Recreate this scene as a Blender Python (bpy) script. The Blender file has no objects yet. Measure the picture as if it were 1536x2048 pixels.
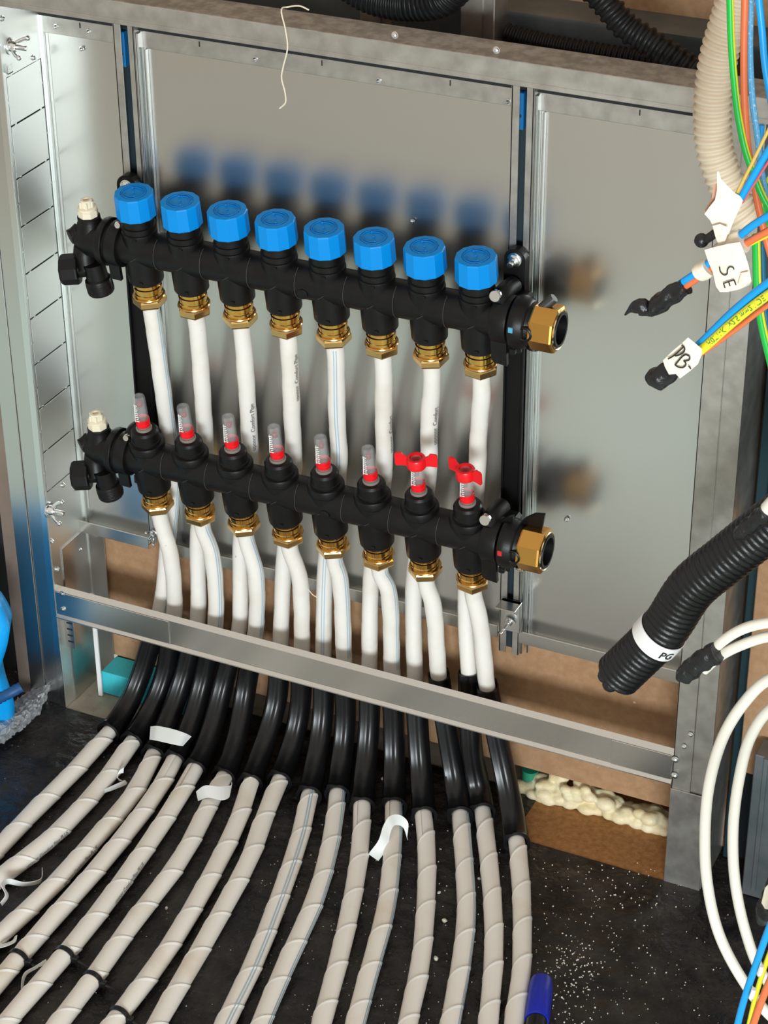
import bpy, math, random
import numpy as np
from mathutils import Vector, Matrix
random.seed(7); rng = np.random.default_rng(7)
scn = bpy.context.scene
PI = math.pi
# ---------------------------------------------------------------- camera
CAM = np.array([1.0487, -1.7197, 1.4461])
RR = np.array([0.90482186, 0.42572872, -0.0072429])      # image right
RD = np.array([0.21362788, -0.46861687, -0.85718222])    # image down
RF = np.array([-0.36832123, 0.77404992, -0.51496232])    # forward
FPX = 4451.65
cd = bpy.data.cameras.new('camera'); cam = bpy.data.objects.new('camera', cd)
scn.collection.objects.link(cam); scn.camera = cam
m = Matrix(((RR[0], -RD[0], -RF[0], CAM[0]), (RR[1], -RD[1], -RF[1], CAM[1]), (RR[2], -RD[2], -RF[2], CAM[2]), (0, 0, 0, 1)))
cam.matrix_world = m
cd.sensor_fit = 'VERTICAL'; cd.sensor_height = 36.0; cd.lens = FPX / 2048 * 36.0
cd.clip_start = 0.05; cd.clip_end = 50
# ---------------------------------------------------------------- light
scn.view_settings.view_transform = 'Standard'; scn.view_settings.look = 'None'
scn.view_settings.gamma = 1; scn.view_settings.use_curve_mapping = False
scn.view_settings.exposure = 0.0
w = bpy.data.worlds.new('room_light'); scn.world = w; w.use_nodes = True
nt = w.node_tree; nt.nodes.clear()
out = nt.nodes.new('ShaderNodeOutputWorld'); bg = nt.nodes.new('ShaderNodeBackground')
tc = nt.nodes.new('ShaderNodeTexCoord'); sx = nt.nodes.new('ShaderNodeSeparateXYZ'); mr = nt.nodes.new('ShaderNodeMapRange')
cr = nt.nodes.new('ShaderNodeValToRGB')
nt.links.new(tc.outputs['Generated'], sx.inputs[0]); nt.links.new(sx.outputs['Z'], mr.inputs['Value'])
mr.inputs['From Min'].default_value = -1; mr.inputs['From Max'].default_value = 1
nt.links.new(mr.outputs[0], cr.inputs[0]); nt.links.new(cr.outputs[0], bg.inputs[0]); nt.links.new(bg.outputs[0], out.inputs[0])
e = cr.color_ramp.elements
e[0].position = 0.0; e[0].color = (.42, .36, .29, 1); e[1].position = 1.0; e[1].color = (.88, .80, .69, 1)
q = cr.color_ramp.elements.new(.5); q.color = (.66, .61, .54, 1)
bg.inputs[1].default_value = 0.92
def area(name, loc, target, sxx, syy, power, col):
    l = bpy.data.lights.new(name, 'AREA'); l.shape = 'RECTANGLE'; l.size = sxx; l.size_y = syy; l.energy = power; l.color = col
    o = bpy.data.objects.new(name, l); scn.collection.objects.link(o); o.location = loc
    o.rotation_euler = (Vector(target) - Vector(loc)).to_track_quat('-Z', 'Y').to_euler(); return o
area('window_daylight', (2.3, -4.3, 0.80), (.2, 0, .25), 1.4, .9, 195, (.86, .95, 1.0))
# ---------------------------------------------------------------- helpers
def at(px, py, Y=None, Z=None, X=None):
    """point of the place seen at photo pixel (px, py) on the plane Y=, Z= or X="""
    d = RF + RR * ((px - 768) / FPX) + RD * ((py - 1024) / FPX)
    if Y is not None: t = (Y - CAM[1]) / d[1]
    elif Z is not None: t = (Z - CAM[2]) / d[2]
    else: t = (X - CAM[0]) / d[0]
    return CAM + t * d
def nrm(v): v = np.asarray(v, float); return v / (np.linalg.norm(v) + 1e-12)
def mk(name, V, F, mat, parent=None, smooth=False, kind=None, auto=None):
    V = np.asarray(V, float)
    if parent is not None and parent.type == 'EMPTY': V = V - np.array(parent.location)
    elif parent is not None:
        g = parent
        while g is not None:
            V = V - np.array(g.location); g = g.parent
    me = bpy.data.meshes.new(name); me.from_pydata(V.tolist(), [], [list(f) for f in F]); me.update()
    o = bpy.data.objects.new(name, me); scn.collection.objects.link(o)
    if parent is not None: o.parent = parent
    if mat is not None: me.materials.append(mat)
    if smooth:
        me.polygons.foreach_set('use_smooth', [True] * len(me.polygons))
        if auto is not None: me.set_sharp_from_angle(angle=math.radians(auto))
    if kind: o['kind'] = kind
    return o
def tag(o, label, cat, group=None, kind=None):
    o['label'] = label; o['category'] = cat
    if group: o['group'] = group
    if kind: o['kind'] = kind
    return o
def empty(name, loc, label, cat, group=None):
    o = bpy.data.objects.new(name, None); scn.collection.objects.link(o); o.location = tuple(loc); o.empty_display_size = .02
    return tag(o, label, cat, group)
class MB:
    def __init__(s): s.V = []; s.F = []
    def add(s, V, F):
        n = len(s.V); s.V += [list(map(float, v)) for v in V]; s.F += [[i + n for i in f] for f in F]; return s
    def box(s, a, b, bev=0):
        x0, y0, z0 = np.minimum(a, b); x1, y1, z1 = np.maximum(a, b)
        if bev <= 0:
            V = [(x, y, z) for x in (x0, x1) for y in (y0, y1) for z in (z0, z1)]
            return s.add(V, [(0, 1, 3, 2), (4, 6, 7, 5), (0, 4, 5, 1), (2, 3, 7, 6), (0, 2, 6, 4), (1, 5, 7, 3)])
        V = []
        for X, sxn in ((x0, 1), (x1, -1)):
            for Y, syn in ((y0, 1), (y1, -1)):
                for Z, szn in ((z0, 1), (z1, -1)):
                    V += [(X, Y + syn * bev, Z + szn * bev), (X + sxn * bev, Y, Z + szn * bev), (X + sxn * bev, Y + syn * bev, Z)]
        c = lambda i, j, k, t: (i * 4 + j * 2 + k) * 3 + t
        F = []
        for i in (0, 1): F.append([c(i, 0, 0, 0), c(i, 1, 0, 0), c(i, 1, 1, 0), c(i, 0, 1, 0)][::(1 if i else -1)])
        for j in (0, 1): F.append([c(0, j, 0, 1), c(1, j, 0, 1), c(1, j, 1, 1), c(0, j, 1, 1)][::(-1 if j else 1)])
        for k in (0, 1): F.append([c(0, 0, k, 2), c(1, 0, k, 2), c(1, 1, k, 2), c(0, 1, k, 2)][::(1 if k else -1)])
        for a_ in (0, 1):
            for b_ in (0, 1):
                F.append([c(a_, b_, 0, 0), c(a_, b_, 1, 0), c(a_, b_, 1, 1), c(a_, b_, 0, 1)])
                F.append([c(a_, 0, b_, 0), c(a_, 1, b_, 0), c(a_, 1, b_, 2), c(a_, 0, b_, 2)])
                F.append([c(0, a_, b_, 1), c(1, a_, b_, 1), c(1, a_, b_, 2), c(0, a_, b_, 2)])
                for d_ in (0, 1): F.append([c(a_, b_, d_, 0), c(a_, b_, d_, 1), c(a_, b_, d_, 2)])
        return s.add(V, F)
    def lathe(s, prof, o, ax, seg=32, ref=None, ngon=None, rot=0, caps=True):
        """prof: list of (radius, height) along axis ax from o"""
        ax = nrm(ax); ref = nrm(ref if ref is not None else ((1, 0, 0) if abs(ax[0]) < .8 else (0, 1, 0)))
        u = nrm(ref - ax * np.dot(ref, ax)); v = np.cross(ax, u); n = ngon or seg
        V = []
        for r, h in prof:
            for k in range(n):
                t = 2 * PI * k / n + rot
                V.append(np.asarray(o) + ax * h + (u * math.cos(t) + v * math.sin(t)) * max(r, 1e-6))
        F = []
        for i in range(len(prof) - 1):
            for k in range(n):
                F.append([i * n + k, i * n + (k + 1) % n, (i + 1) * n + (k + 1) % n, (i + 1) * n + k])
        if caps: F.append(list(range(n))[::-1]); F.append([(len(prof) - 1) * n + k for k in range(n)])
        return s.add(V, F)
    def sph(s, c, r, n=12, sc=(1, 1, 1)):
        V = []; F = []
        for i in range(n + 1):
            for k in range(2 * n):
                th = PI * i / n; ph = PI * k / n
                V.append(np.asarray(c) + np.array([math.sin(th) * math.cos(ph) * sc[0], math.sin(th) * math.sin(ph) * sc[1], math.cos(th) * sc[2]]) * max(r, 1e-6))
        for i in range(n):
            for k in range(2 * n):
                F.append([i * 2 * n + k, (i + 1) * 2 * n + k, (i + 1) * 2 * n + (k + 1) % (2 * n), i * 2 * n + (k + 1) % (2 * n)])
        return s.add(V, F)
    def prism(s, poly, off):
        """poly: 3-D planar outline, off: extrusion vector"""
        n = len(poly); P = np.asarray(poly, float); V = list(P) + list(P + np.asarray(off))
        F = [list(range(n))[::-1], list(range(n, 2 * n))] + [[i, (i + 1) % n, n + (i + 1) % n, n + i] for i in range(n)]
        return s.add(V, F)
    def tube(s, path, r, **k):
        V, F = tube_vf(path, r, **k); return s.add(V, F)
    def build(s, name, mat, parent=None, smooth=False, auto=35, kind=None):
        return mk(name, s.V, s.F, mat, parent, smooth, kind, auto)
def frames(P, ref=None):
    T = np.gradient(P, axis=0); T /= np.linalg.norm(T, axis=1)[:, None] + 1e-12
    r0 = np.array([1., 0, 0]) if ref is None else np.asarray(ref, float)
    if abs(np.dot(r0, T[0])) > .9: r0 = np.array([0, 1., 0])
    U = [nrm(r0 - T[0] * np.dot(r0, T[0]))]
    for i in range(1, len(P)):
        u = U[-1] - T[i] * np.dot(U[-1], T[i]); U.append(nrm(u))
    U = np.array(U); return T, U, np.cross(T, U)
def arclen(P): return np.concatenate([[0], np.cumsum(np.linalg.norm(np.diff(P, axis=0), axis=1))])
def spline(pts, step=.003):
    P = np.asarray(pts, float); P = np.vstack([2 * P[0] - P[1], P, 2 * P[-1] - P[-2]]); out = []
    for i in range(1, len(P) - 2):
        p0, p1, p2, p3 = P[i - 1:i + 3]
        d01, d12, d23 = [max(np.linalg.norm(a - b), 1e-6) ** .5 for a, b in ((p0, p1), (p1, p2), (p2, p3))]
        m1 = (p1 - p0) / d01 - (p2 - p0) / (d01 + d12) + (p2 - p1) / d12; m2 = (p2 - p1) / d12 - (p3 - p1) / (d12 + d23) + (p3 - p2) / d23
        m1 *= d12; m2 *= d12
        for t in np.linspace(0, 1, 14, endpoint=False):
            out.append((2 * t**3 - 3 * t**2 + 1) * p1 + (t**3 - 2 * t**2 + t) * m1 + (-2 * t**3 + 3 * t**2) * p2 + (t**3 - t**2) * m2)
    out.append(P[-2]); Q = np.array(out); s = arclen(Q); n = max(3, int(s[-1] / step))
    t = np.linspace(0, s[-1], n); return np.stack([np.interp(t, s, Q[:, k]) for k in range(3)], 1)
def tube_vf(P, r, seg=12, rf=None, cap=True, ref=None, inner=None):
    """sweep; r scalar, rf(s, theta)-> radius array"""
    P = np.asarray(P, float); T, U, W = frames(P, ref); S = arclen(P); n = len(P)
    th = np.arange(seg) * 2 * PI / seg
    def shell(rad): return P[:, None, :] + rad[..., None] * (U[:, None, :] * np.cos(th)[None, :, None] + W[:, None, :] * np.sin(th)[None, :, None])
    R = np.full((n, seg), float(r)) if rf is None else rf(S[:, None], th[None, :]) * np.ones((n, seg))
    V = shell(R).reshape(-1, 3)
    i = np.arange(n - 1)[:, None] * seg; k = np.arange(seg)[None, :]; k2 = (k + 1) % seg
    F = np.stack([i + k, i + k2, i + seg + k2, i + seg + k], -1).reshape(-1, 4).tolist()
    if inner:
        V2 = shell(R * 0 + inner).reshape(-1, 3); b = len(V); V = np.vstack([V, V2])
        F += [[b + f[0], b + f[3], b + f[2], b + f[1]] for f in list(F)]
        for e0 in (0, (n - 1) * seg):
            for kk in range(seg): F.append([e0 + kk, e0 + (kk + 1) % seg, b + e0 + (kk + 1) % seg, b + e0 + kk])
    elif cap:
        F.append(list(range(seg))[::-1]); F.append([(n - 1) * seg + kk for kk in range(seg)])
    return V, F
def text_shape(txt, size, bold=0.0):
    c = bpy.data.curves.new('writing', 'FONT'); c.body = txt; c.size = size; c.resolution_u = 3; c.offset = bold
    o = bpy.data.objects.new('writing', c); scn.collection.objects.link(o)
    bpy.context.view_layer.update()
    me = o.evaluated_get(bpy.context.evaluated_depsgraph_get()).to_mesh()
    V = np.array([v.co[:] for v in me.vertices]); F = [list(p.vertices) for p in me.polygons]
    bpy.data.objects.remove(o); return V, F
def pxs(lst, **k): return [at(x, y, **k) for x, y in lst]
# ---------------------------------------------------------------- materials
def mat(name, col, rough=.5, metal=0., spec=.5, trans=0., ior=1.45, col2=None, nscale=40, nlo=.35, nhi=.65, bump=0., bscale=200, coat=0., speck=None, rvar=0., stretch=None, sss=0):
    M = bpy.data.materials.new(name); M.use_nodes = True; t = M.node_tree; b = t.nodes['Principled BSDF']
    b.inputs['Base Color'].default_value = (*col, 1); b.inputs['Roughness'].default_value = rough; b.inputs['Metallic'].default_value = metal
    b.inputs['Specular IOR Level'].default_value = spec; b.inputs['Transmission Weight'].default_value = trans; b.inputs['IOR'].default_value = ior
    b.inputs['Coat Weight'].default_value = coat
    if sss: b.inputs['Subsurface Weight'].default_value = sss; b.inputs['Subsurface Scale'].default_value = .004
    tcn = t.nodes.new('ShaderNodeTexCoord'); src = tcn.outputs['Object']
    if stretch:
        mp = t.nodes.new('ShaderNodeMapping'); mp.inputs['Scale'].default_value = stretch; t.links.new(src, mp.inputs[0]); src = mp.outputs[0]
    last = None
    if col2 is not None:
        n = t.nodes.new('ShaderNodeTexNoise'); n.inputs['Scale'].default_value = nscale; n.inputs['Detail'].default_value = 6 if nscale > 12 else 1.5; n.inputs['Roughness'].default_value = .55
        t.links.new(src, n.inputs['Vector'])
        r = t.nodes.new('ShaderNodeMapRange'); r.inputs['From Min'].default_value = nlo; r.inputs['From Max'].default_value = nhi; t.links.new(n.outputs[0], r.inputs[0])
        x = t.nodes.new('ShaderNodeMix'); x.data_type = 'RGBA'; x.inputs['A'].default_value = (*col, 1); x.inputs['B'].default_value = (*col2, 1)
        t.links.new(r.outputs[0], x.inputs['Factor']); last = x.outputs['Result']; t.links.new(last, b.inputs['Base Color'])
        if rvar:
            r2 = t.nodes.new('ShaderNodeMapRange'); r2.inputs['From Min'].default_value = .15; r2.inputs['From Max'].default_value = .85
            r2.inputs['To Min'].default_value = rough - rvar; r2.inputs['To Max'].default_value = rough + rvar
            t.links.new(n.outputs[0], r2.inputs[0]); t.links.new(r2.outputs[0], b.inputs['Roughness'])
    if speck:
        sc_, thr, c3 = speck
        n3 = t.nodes.new('ShaderNodeTexNoise'); n3.inputs['Scale'].default_value = sc_; n3.inputs['Detail'].default_value = 3; t.links.new(tcn.outputs['Object'], n3.inputs['Vector'])
        r3 = t.nodes.new('ShaderNodeMapRange'); r3.inputs['From Min'].default_value = thr; r3.inputs['From Max'].default_value = thr + .04; t.links.new(n3.outputs[0], r3.inputs[0])
        x3 = t.nodes.new('ShaderNodeMix'); x3.data_type = 'RGBA'; x3.inputs['B'].default_value = (*c3, 1); x3.inputs['A'].default_value = (*col, 1)
        if last is not None: t.links.new(last, x3.inputs['A'])
        t.links.new(r3.outputs[0], x3.inputs['Factor']); t.links.new(x3.outputs['Result'], b.inputs['Base Color'])
    if bump:
        n2 = t.nodes.new('ShaderNodeTexNoise'); n2.inputs['Scale'].default_value = bscale; n2.inputs['Detail'].default_value = 5; t.links.new(src, n2.inputs['Vector'])
        bp = t.nodes.new('ShaderNodeBump'); bp.inputs['Strength'].default_value = bump; bp.inputs['Distance'].default_value = .002
        t.links.new(n2.outputs[0], bp.inputs['Height']); t.links.new(bp.outputs[0], b.inputs['Normal'])
    return M
M_ = {}
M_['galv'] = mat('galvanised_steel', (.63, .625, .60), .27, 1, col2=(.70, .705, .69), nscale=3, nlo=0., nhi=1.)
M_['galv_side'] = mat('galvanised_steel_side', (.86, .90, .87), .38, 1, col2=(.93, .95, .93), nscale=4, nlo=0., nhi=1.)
M_['galv_dull'] = mat('dusty_galvanised_steel', (.42, .40, .37), .42, .9, col2=(.52, .50, .46), nscale=60, rvar=.06)
M_['beamtop'] = mat('dust_covered_steel', (.27, .25, .22), .7, .35, col2=(.40, .37, .33), nscale=90, nlo=.4, nhi=.6, bump=.2, bscale=600)
M_['galv_bright'] = mat('bright_zinc', (.80, .83, .83), .22, 1)
M_['galv_dark'] = mat('dark_slate_steel', (.14, .17, .18), .45, .7, col2=(.20, .22, .23), nscale=30)
M_['zinc'] = mat('zinc_plated_screw', (.85, .87, .87), .18, 1)
M_['slotblue'] = mat('slot_interior', (.10, .15, .18), .35, .8)
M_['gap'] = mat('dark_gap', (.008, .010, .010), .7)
M_['brownboard'] = mat('brown_hardboard', (.33, .185, .092), .75, col2=(.39, .23, .125), nscale=120, bump=.12, bscale=500, speck=(70, .74, (.62, .48, .34)))
M_['chipboard'] = mat('chipboard_floor', (.26, .115, .035), .75, col2=(.38, .18, .06), nscale=160, bump=.2, bscale=400)
M_['membrane'] = mat('black_membrane', (.006, .005, .005), .40, col2=(.036, .031, .028), nscale=22, bump=1., bscale=26, speck=(300, .70, (.25, .21, .17)), nlo=.42, nhi=.72)
M_['membrane'].node_tree.nodes['Bump'].inputs['Distance'].default_value = .012
M_['screed'] = mat('dusty_screed', (.44, .41, .36), .85, col2=(.52, .49, .43), nscale=8)
M_['reflector'] = mat('pale_green_reflector', (.66, .86, .84), .6, col2=(.74, .90, .88), nscale=6)
M_['dustboard'] = mat('grey_dusty_board', (.30, .25, .19), .8, col2=(.38, .33, .26), nscale=60)
M_['black'] = mat('black_glass_filled_nylon', (.0035, .0032, .0032), .40, spec=.32, col2=(.006, .0055, .0055), nscale=80, bump=.06, bscale=900)
M_['blackgloss'] = mat('black_guide_plastic', (.004, .004, .0045), .30, spec=.45, col2=(.006, .006, .007), nscale=60)
M_['blackmatte'] = mat('black_bracket_plastic', (.003, .003, .003), .5, spec=.25)
M_['partline'] = mat('mould_line', (.055, .05, .047), .5)
M_['bluecap'] = mat('blue_cap_plastic', (.001, .24, .66), .38, spec=.25)
M_['bluecap2'] = mat('blue_cap_emboss', (.001, .19, .58), .36, spec=.3)
M_['brass'] = mat('brass', (.80, .47, .12), .14, 1, col2=(.72, .42, .11), nscale=70)
M_['brass2'] = mat('dull_brass_nut', (.62, .40, .15), .22, 1, col2=(.70, .45, .18), nscale=60)
M_['brass3'] = mat('orange_brass_union', (.62, .33, .08), .30, 1)
M_['pipe'] = mat('white_wrapped_pipe', (.76, .73, .68), .42, col2=(.70, .64, .56), nscale=22, nlo=.5, nhi=.75, sss=.06, speck=(60, .74, (.45, .37, .28)))
M_['wrap'] = mat('translucent_white_tape', (.76, .71, .64), .30, col2=(.66, .57, .46), nscale=16, nlo=.55, nhi=.78, sss=.05, speck=(60, .75, (.45, .37, .28)))
M_['wrapedge'] = mat('double_layer_tape', (.90, .88, .84), .25)
M_['pipe2'] = mat('white_clean_pipe', (.82, .82, .80), .38, col2=(.77, .76, .73), nscale=40, nlo=.55, nhi=.8, bump=.15, bscale=60)
M_['stripe'] = mat('pale_blue_stripe', (.33, .48, .60), .45)
M_['print'] = mat('grey_print', (.22, .21, .21), .5)
M_['tape'] = mat('white_tape', (.80, .80, .78), .35, sss=.1)
M_['cream'] = mat('cream_plastic', (.78, .70, .54), .35, sss=.1)
M_['red'] = mat('red_plastic', (.75, .006, .012), .32)
M_['glass'] = mat('clear_gauge', (.80, .80, .80), .06, spec=.7)
M_['glass'].node_tree.nodes['Principled BSDF'].inputs['Alpha'].default_value = .11
M_['gaugebase'] = mat('gauge_base', (.30, .27, .24), .2, trans=.3)
M_['floatred'] = mat('dark_red_float', (.22, .01, .015), .35)
M_['white'] = mat('white_scale', (.85, .85, .83), .4)
M_['wblue'] = mat('blue_insulation', (.005, .30, .72), .33)
M_['wblue2'] = mat('clear_blue_insulation', (.10, .36, .62), .25, col2=(.45, .62, .75), nscale=500, nlo=.55, nhi=.7)
M_['wgreen'] = mat('green_insulation', (.01, .42, .05), .33)
M_['wyellow'] = mat('yellow_insulation', (.72, .66, .03), .33)
M_['worange'] = mat('orange_insulation', (.70, .16, .055), .35)
M_['wgold'] = mat('gold_insulation', (.62, .42, .10), .35)
M_['wwhite'] = mat('white_cable_sheath', (.78, .74, .65), .38)
M_['label'] = mat('cream_paper_label', (.83, .74, .60), .55, bump=.3, bscale=120)
M_['labelw'] = mat('white_paper_label', (.80, .79, .77), .45)
M_['etape'] = mat('black_electrical_tape', (.010, .010, .011), .30, bump=.8, bscale=130)
M_['ink'] = mat('black_ink', (.02, .02, .022), .5)
M_['beigecon'] = mat('beige_conduit', (.66, .56, .42), .45, col2=(.58, .47, .34), nscale=25)
M_['blackcon'] = mat('black_conduit', (.006, .006, .0065), .42, spec=.35)
M_['foam'] = mat('cream_foam', (.74, .62, .36), .5, col2=(.82, .75, .52), nscale=60, sss=.2, bump=.3, bscale=300)
M_['teal'] = mat('turquoise_insulation_board', (.045, .52, .60), .6, col2=(.06, .58, .66), nscale=300)
M_['bluebag'] = mat('bright_blue_plastic', (.004, .36, .88), .35, bump=.4, bscale=50)
M_['navy'] = mat('navy_drawstring', (.006, .06, .19), .5)
M_['clearfilm'] = mat('crumpled_clear_film', (.9, .93, .95), .12, trans=.82, ior=1.3)
M_['green'] = mat('green_plastic', (.02, .24, .13), .4)
M_['bracketblue'] = mat('blue_hanger_plastic', (.003, .12, .33), .4)
M_['markcap'] = mat('dark_blue_cap', (.008, .018, .36), .35)
M_['thread'] = mat('cream_thread', (.70, .62, .48), .7)
M_['crumb'] = mat('pale_crumbs', (.62, .56, .46), .7)
# ---------------------------------------------------------------- setting
CX0, CX1, YF = -.126, .567, -.07                     # cabinet inside left, inside right, front plane
def struct(name, mb, mt): return mb.build(name, mt, kind='structure')
struct('floor', MB().box((-1.6, -.60, -.05), (2.2, -.0705, 0)).box((-.048, -.0705, -.05), (.405, .004, .0004)).box((.60, -.0705, -.05), (2.2, .004, 0)).box((-1.6, -.0705, -.05), (-.128, .004, 0)), M_['membrane'])
struct('trim_1', MB().box((.395, -.0703, -.04), (.60, .3, -.0005)), M_['chipboard'])
struct('trim_4', MB().box((-.127, -.0703, -.04), (.395, .1, -.0005)), M_['dustboard'])
struct('floor_reflector', MB().prism([(-2.2, -.17, .0008), (-.25, -.17, .0008), (.055, -.56, .0008), (.78, -.27, .0008), (2.6, -.27, .0008), (2.6, -1.08, .0008), (-2.2, -1.08, .0008)][::-1], (0, 0, -.012)), M_['reflector'])  # pale sheet out of view, added and shaped to brighten the steel's reflections
struct('trim_2', MB().box((-4, -6.5, -.06), (5, -1.08, -.002)), M_['screed'])
struct('wall_back', MB().box((-.112, .0045, .03), (.568, .02, .79)), M_['brownboard'])
struct('wall_rear', MB().box((-.9, .11, -.04), (1.3, .13, 1.5)), M_['brownboard'])
zt = at(1200, 48, Y=.06)[2]
struct('trim_3', MB().box((-.6, .06, .70), (1.0, .11, zt)), M_['galv_dark'])
for x0, x1 in ((720, 797), (922, 1003)):
    a = at(x0, 20, Y=.045)[0]; b = at(x1, 20, Y=.045)[0]
    mb = MB().box((a, .045, .72), ((a + b) / 2 + .001, .06, 1.3)).box(((a + b) / 2, .047, .72), (b - .001, .06, 1.3)).box((b - .0015, .03, .72), (b, .06, 1.3))
    o = mb.build('metal_stud', M_['galv_dull'])
    tag(o, 'grey metal wall stud above the beam, %s' % ('under the black hose at top centre' if x0 == 720 else 'right of the top centre black hose'), 'stud', None)
# left outside: stud edge and dark void board
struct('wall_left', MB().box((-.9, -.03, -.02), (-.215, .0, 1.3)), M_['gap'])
o = MB().box((-.190, -.066, 0), (-.1735, .02, 1.2), .001).build('timber_batten', mat('brown_grey_batten', (.20, .15, .12), .6, .3, col2=(.25, .19, .15), nscale=20))
tag(o, 'brown grey vertical batten at the far left edge beside the cabinet frame', 'batten')
# right outside
struct('wall_right', MB().box((.6075, -.005, 0), (1.4, .0, 1.3)), mat('dark_blue_board', (.008, .014, .018), .5, .2))
o = MB().box((.6195, -.025, .12), (.80, -.006, .41), .001).build('brown_panel', M_['brownboard'])
tag(o, 'brown board panel right of the dark gap beside the cabinet', 'board')
mb = MB().box((.642, -.058, 0), (.82, -.030, .17), .001).box((.652, -.061, .01), (.656, -.057, .17)).box((.672, -.061, .01), (.676, -.057, .17))
o = mb.build('floor_track', M_['galv_dark']); tag(o, 'dark slate metal stud foot at lower right behind the white cables', 'stud')
o = MB().box((.608, -.012, .0), (.618, -.006, 1.2), .001).build('dark_stud', mat('teal_black_stud', (.02, .05, .062), .4, .5))
tag(o, 'teal black vertical stud just right of the cabinet frame', 'stud')
# ---------------------------------------------------------------- cabinet
cab = empty('manifold_cabinet', (.22, 0, 0), 'galvanised steel wall cabinet frame holding both black manifolds', 'cabinet')
def cpart(name, mb, mt, parent=cab, smooth=False, label=None):
    o = mb.build(name, mt, parent, smooth)
    if label: o['label'] = label
    return o
ZL, ZT = .200, .768
# back panels
LX = [at(x, 300, Y=-.006)[0] for x in (225 + 25, 240 + 13, 257 + 13, 269 + 13, 277 + 13)]
rl = [at(x, 60, Y=-.012)[0] for x in (226, 241, 255, 267, 276, 290)]
rr = [at(x, 300, Y=-.012)[0] for x in (1021, 1037, 1051, 1066, 1075, 1084)]
for x0, x1, lab in ((CX0, rl[0], 'narrow left back panel'), (rl[3], rr[0], 'wide middle back panel'), (rr[3], CX1, 'right back panel')):
    o = cpart('back_panel', MB().box((x0, 0, ZL), (x1, .0035, .80), .0004), M_['galv'], label=lab)
    cpart('bottom_flange', MB().box((x0, -.013, ZL), (x1 - .001, -.0001, ZL + .0015), .0003).box((x0, -.014, ZL - .004), (x1 - .001, -.0125, ZL + .010), .0004), M_['galv'], o)
    mb = MB().box((x0, -.0016, ZT - .020), (x1, -.0001, ZT - .002), .0004)
    cpart('top_flange', mb, M_['galv_dull'], o)
    tk = MB()
    nx = max(1, int((x1 - x0) / .1))
    for k in range(nx): xx = x0 + (k + .5) * (x1 - x0) / nx; tk.box((xx, -.0021, ZT - .010), (xx + .0009, -.0015, ZT - .005))
    cpart('punched_notch', tk, M_['gap'], o)
cpart('gap_shadow_strip', MB().box((CX0, -.004, ZT - .0025), (CX1, -.0001, ZT + .0025)), M_['gap'])  # dark strip painted in as the shadow line under the beam
def rail(xs, zb, lab):
    a, b, c, d, e2, f2 = xs
    mb = MB().box((a, -.0125, zb), (b, -.0110, .795), .0003).box((c, -.0125, zb), (d, -.0110, .795), .0003)
    mb.box((a, -.0125, zb), (a + .0012, -.0002, .795)).box((d - .0012, -.0125, zb), (d, -.0002, .795))
    o = cpart('slotted_rail', mb, M_['galv_dull'], label=lab)
    cpart('slot_back', MB().box((a + .0013, -.0020, zb), (d - .0013, -.0004, .795)), M_['slotblue'], o)
    cpart('bright_rib', MB().box((d + .0002, -.009, zb), (d + .0022, -.0002, ZT - .004), .0004).box((d + .0055, -.005, zb), (d + .0072, -.0002, ZT - .02), .0004), M_['galv_bright'], o)
    return o
rail(rl, .205, 'left slotted rail'); rail(rr, .18, 'right slotted rail')
for px, py in ((250, 95), (1045, 218)):
    p = at(px, py, Y=-.0035)
    o = cpart('hanger_clip', MB().box((p[0] - .0035, -.010, p[2] - .017), (p[0] + .0035, -.0026, p[2] + .017), .0006), M_['bracketblue'])
    cpart('clip_hole', MB().lathe([(.0018, 0), (.0018, .0005)], p + [0, -.0063, -.004], (0, -1, 0), 14), M_['gap'], o)
p = at(243, 95, Y=-.013)
# bottom clamps of the rails
p = at(1024, 1232, Y=-.016)
o = cpart('rail_clamp', MB().box((p[0] - .011, -.020, p[2] - .016), (p[0] + .010, -.0145, p[2] + .018), .0006).box((p[0] - .011, -.034, p[2] + .0165), (p[0] + .010, -.0145, p[2] + .018), .0004), M_['galv'])
def wing_nut(c, ax, wingdir, s=1., parent=cab, name='wing_nut'):
    ax = nrm(ax); wd = nrm(wingdir); c = np.asarray(c)
    mb = MB().lathe([(.0078 * s, 0), (.0078 * s, .001 * s)], c, ax, 24).lathe([(.0050 * s, .001 * s), (.0042 * s, .006 * s), (.0038 * s, .0065 * s)], c, ax, 16)
    mb.lathe([(.0024 * s, .006 * s), (.0024 * s, .016 * s), (.0018 * s, .0168 * s)], c, ax, 12)
    for sg in (-1, 1):
        b0 = c + ax * .003 * s + wd * sg * .0035 * s; tip = c + ax * .013 * s + wd * sg * .0105 * s
        mb.tube(spline([b0, (b0 + tip) / 2 + wd * sg * .001 * s, tip], .0015), .0017 * s, seg=8, ref=np.cross(ax, wd))
        mb.sph(tip, .0024 * s, 6)
    return mb.build(name, M_['zinc'], parent, True)
wing_nut(p + [0, -.006, -.003], (-.1, -1, -.25), (.5, 0, .9), .75)
wing_nut(at(308, 1068, Y=-.016), (0, -1, -.1), (.5, 0, -.8), .7)
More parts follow.
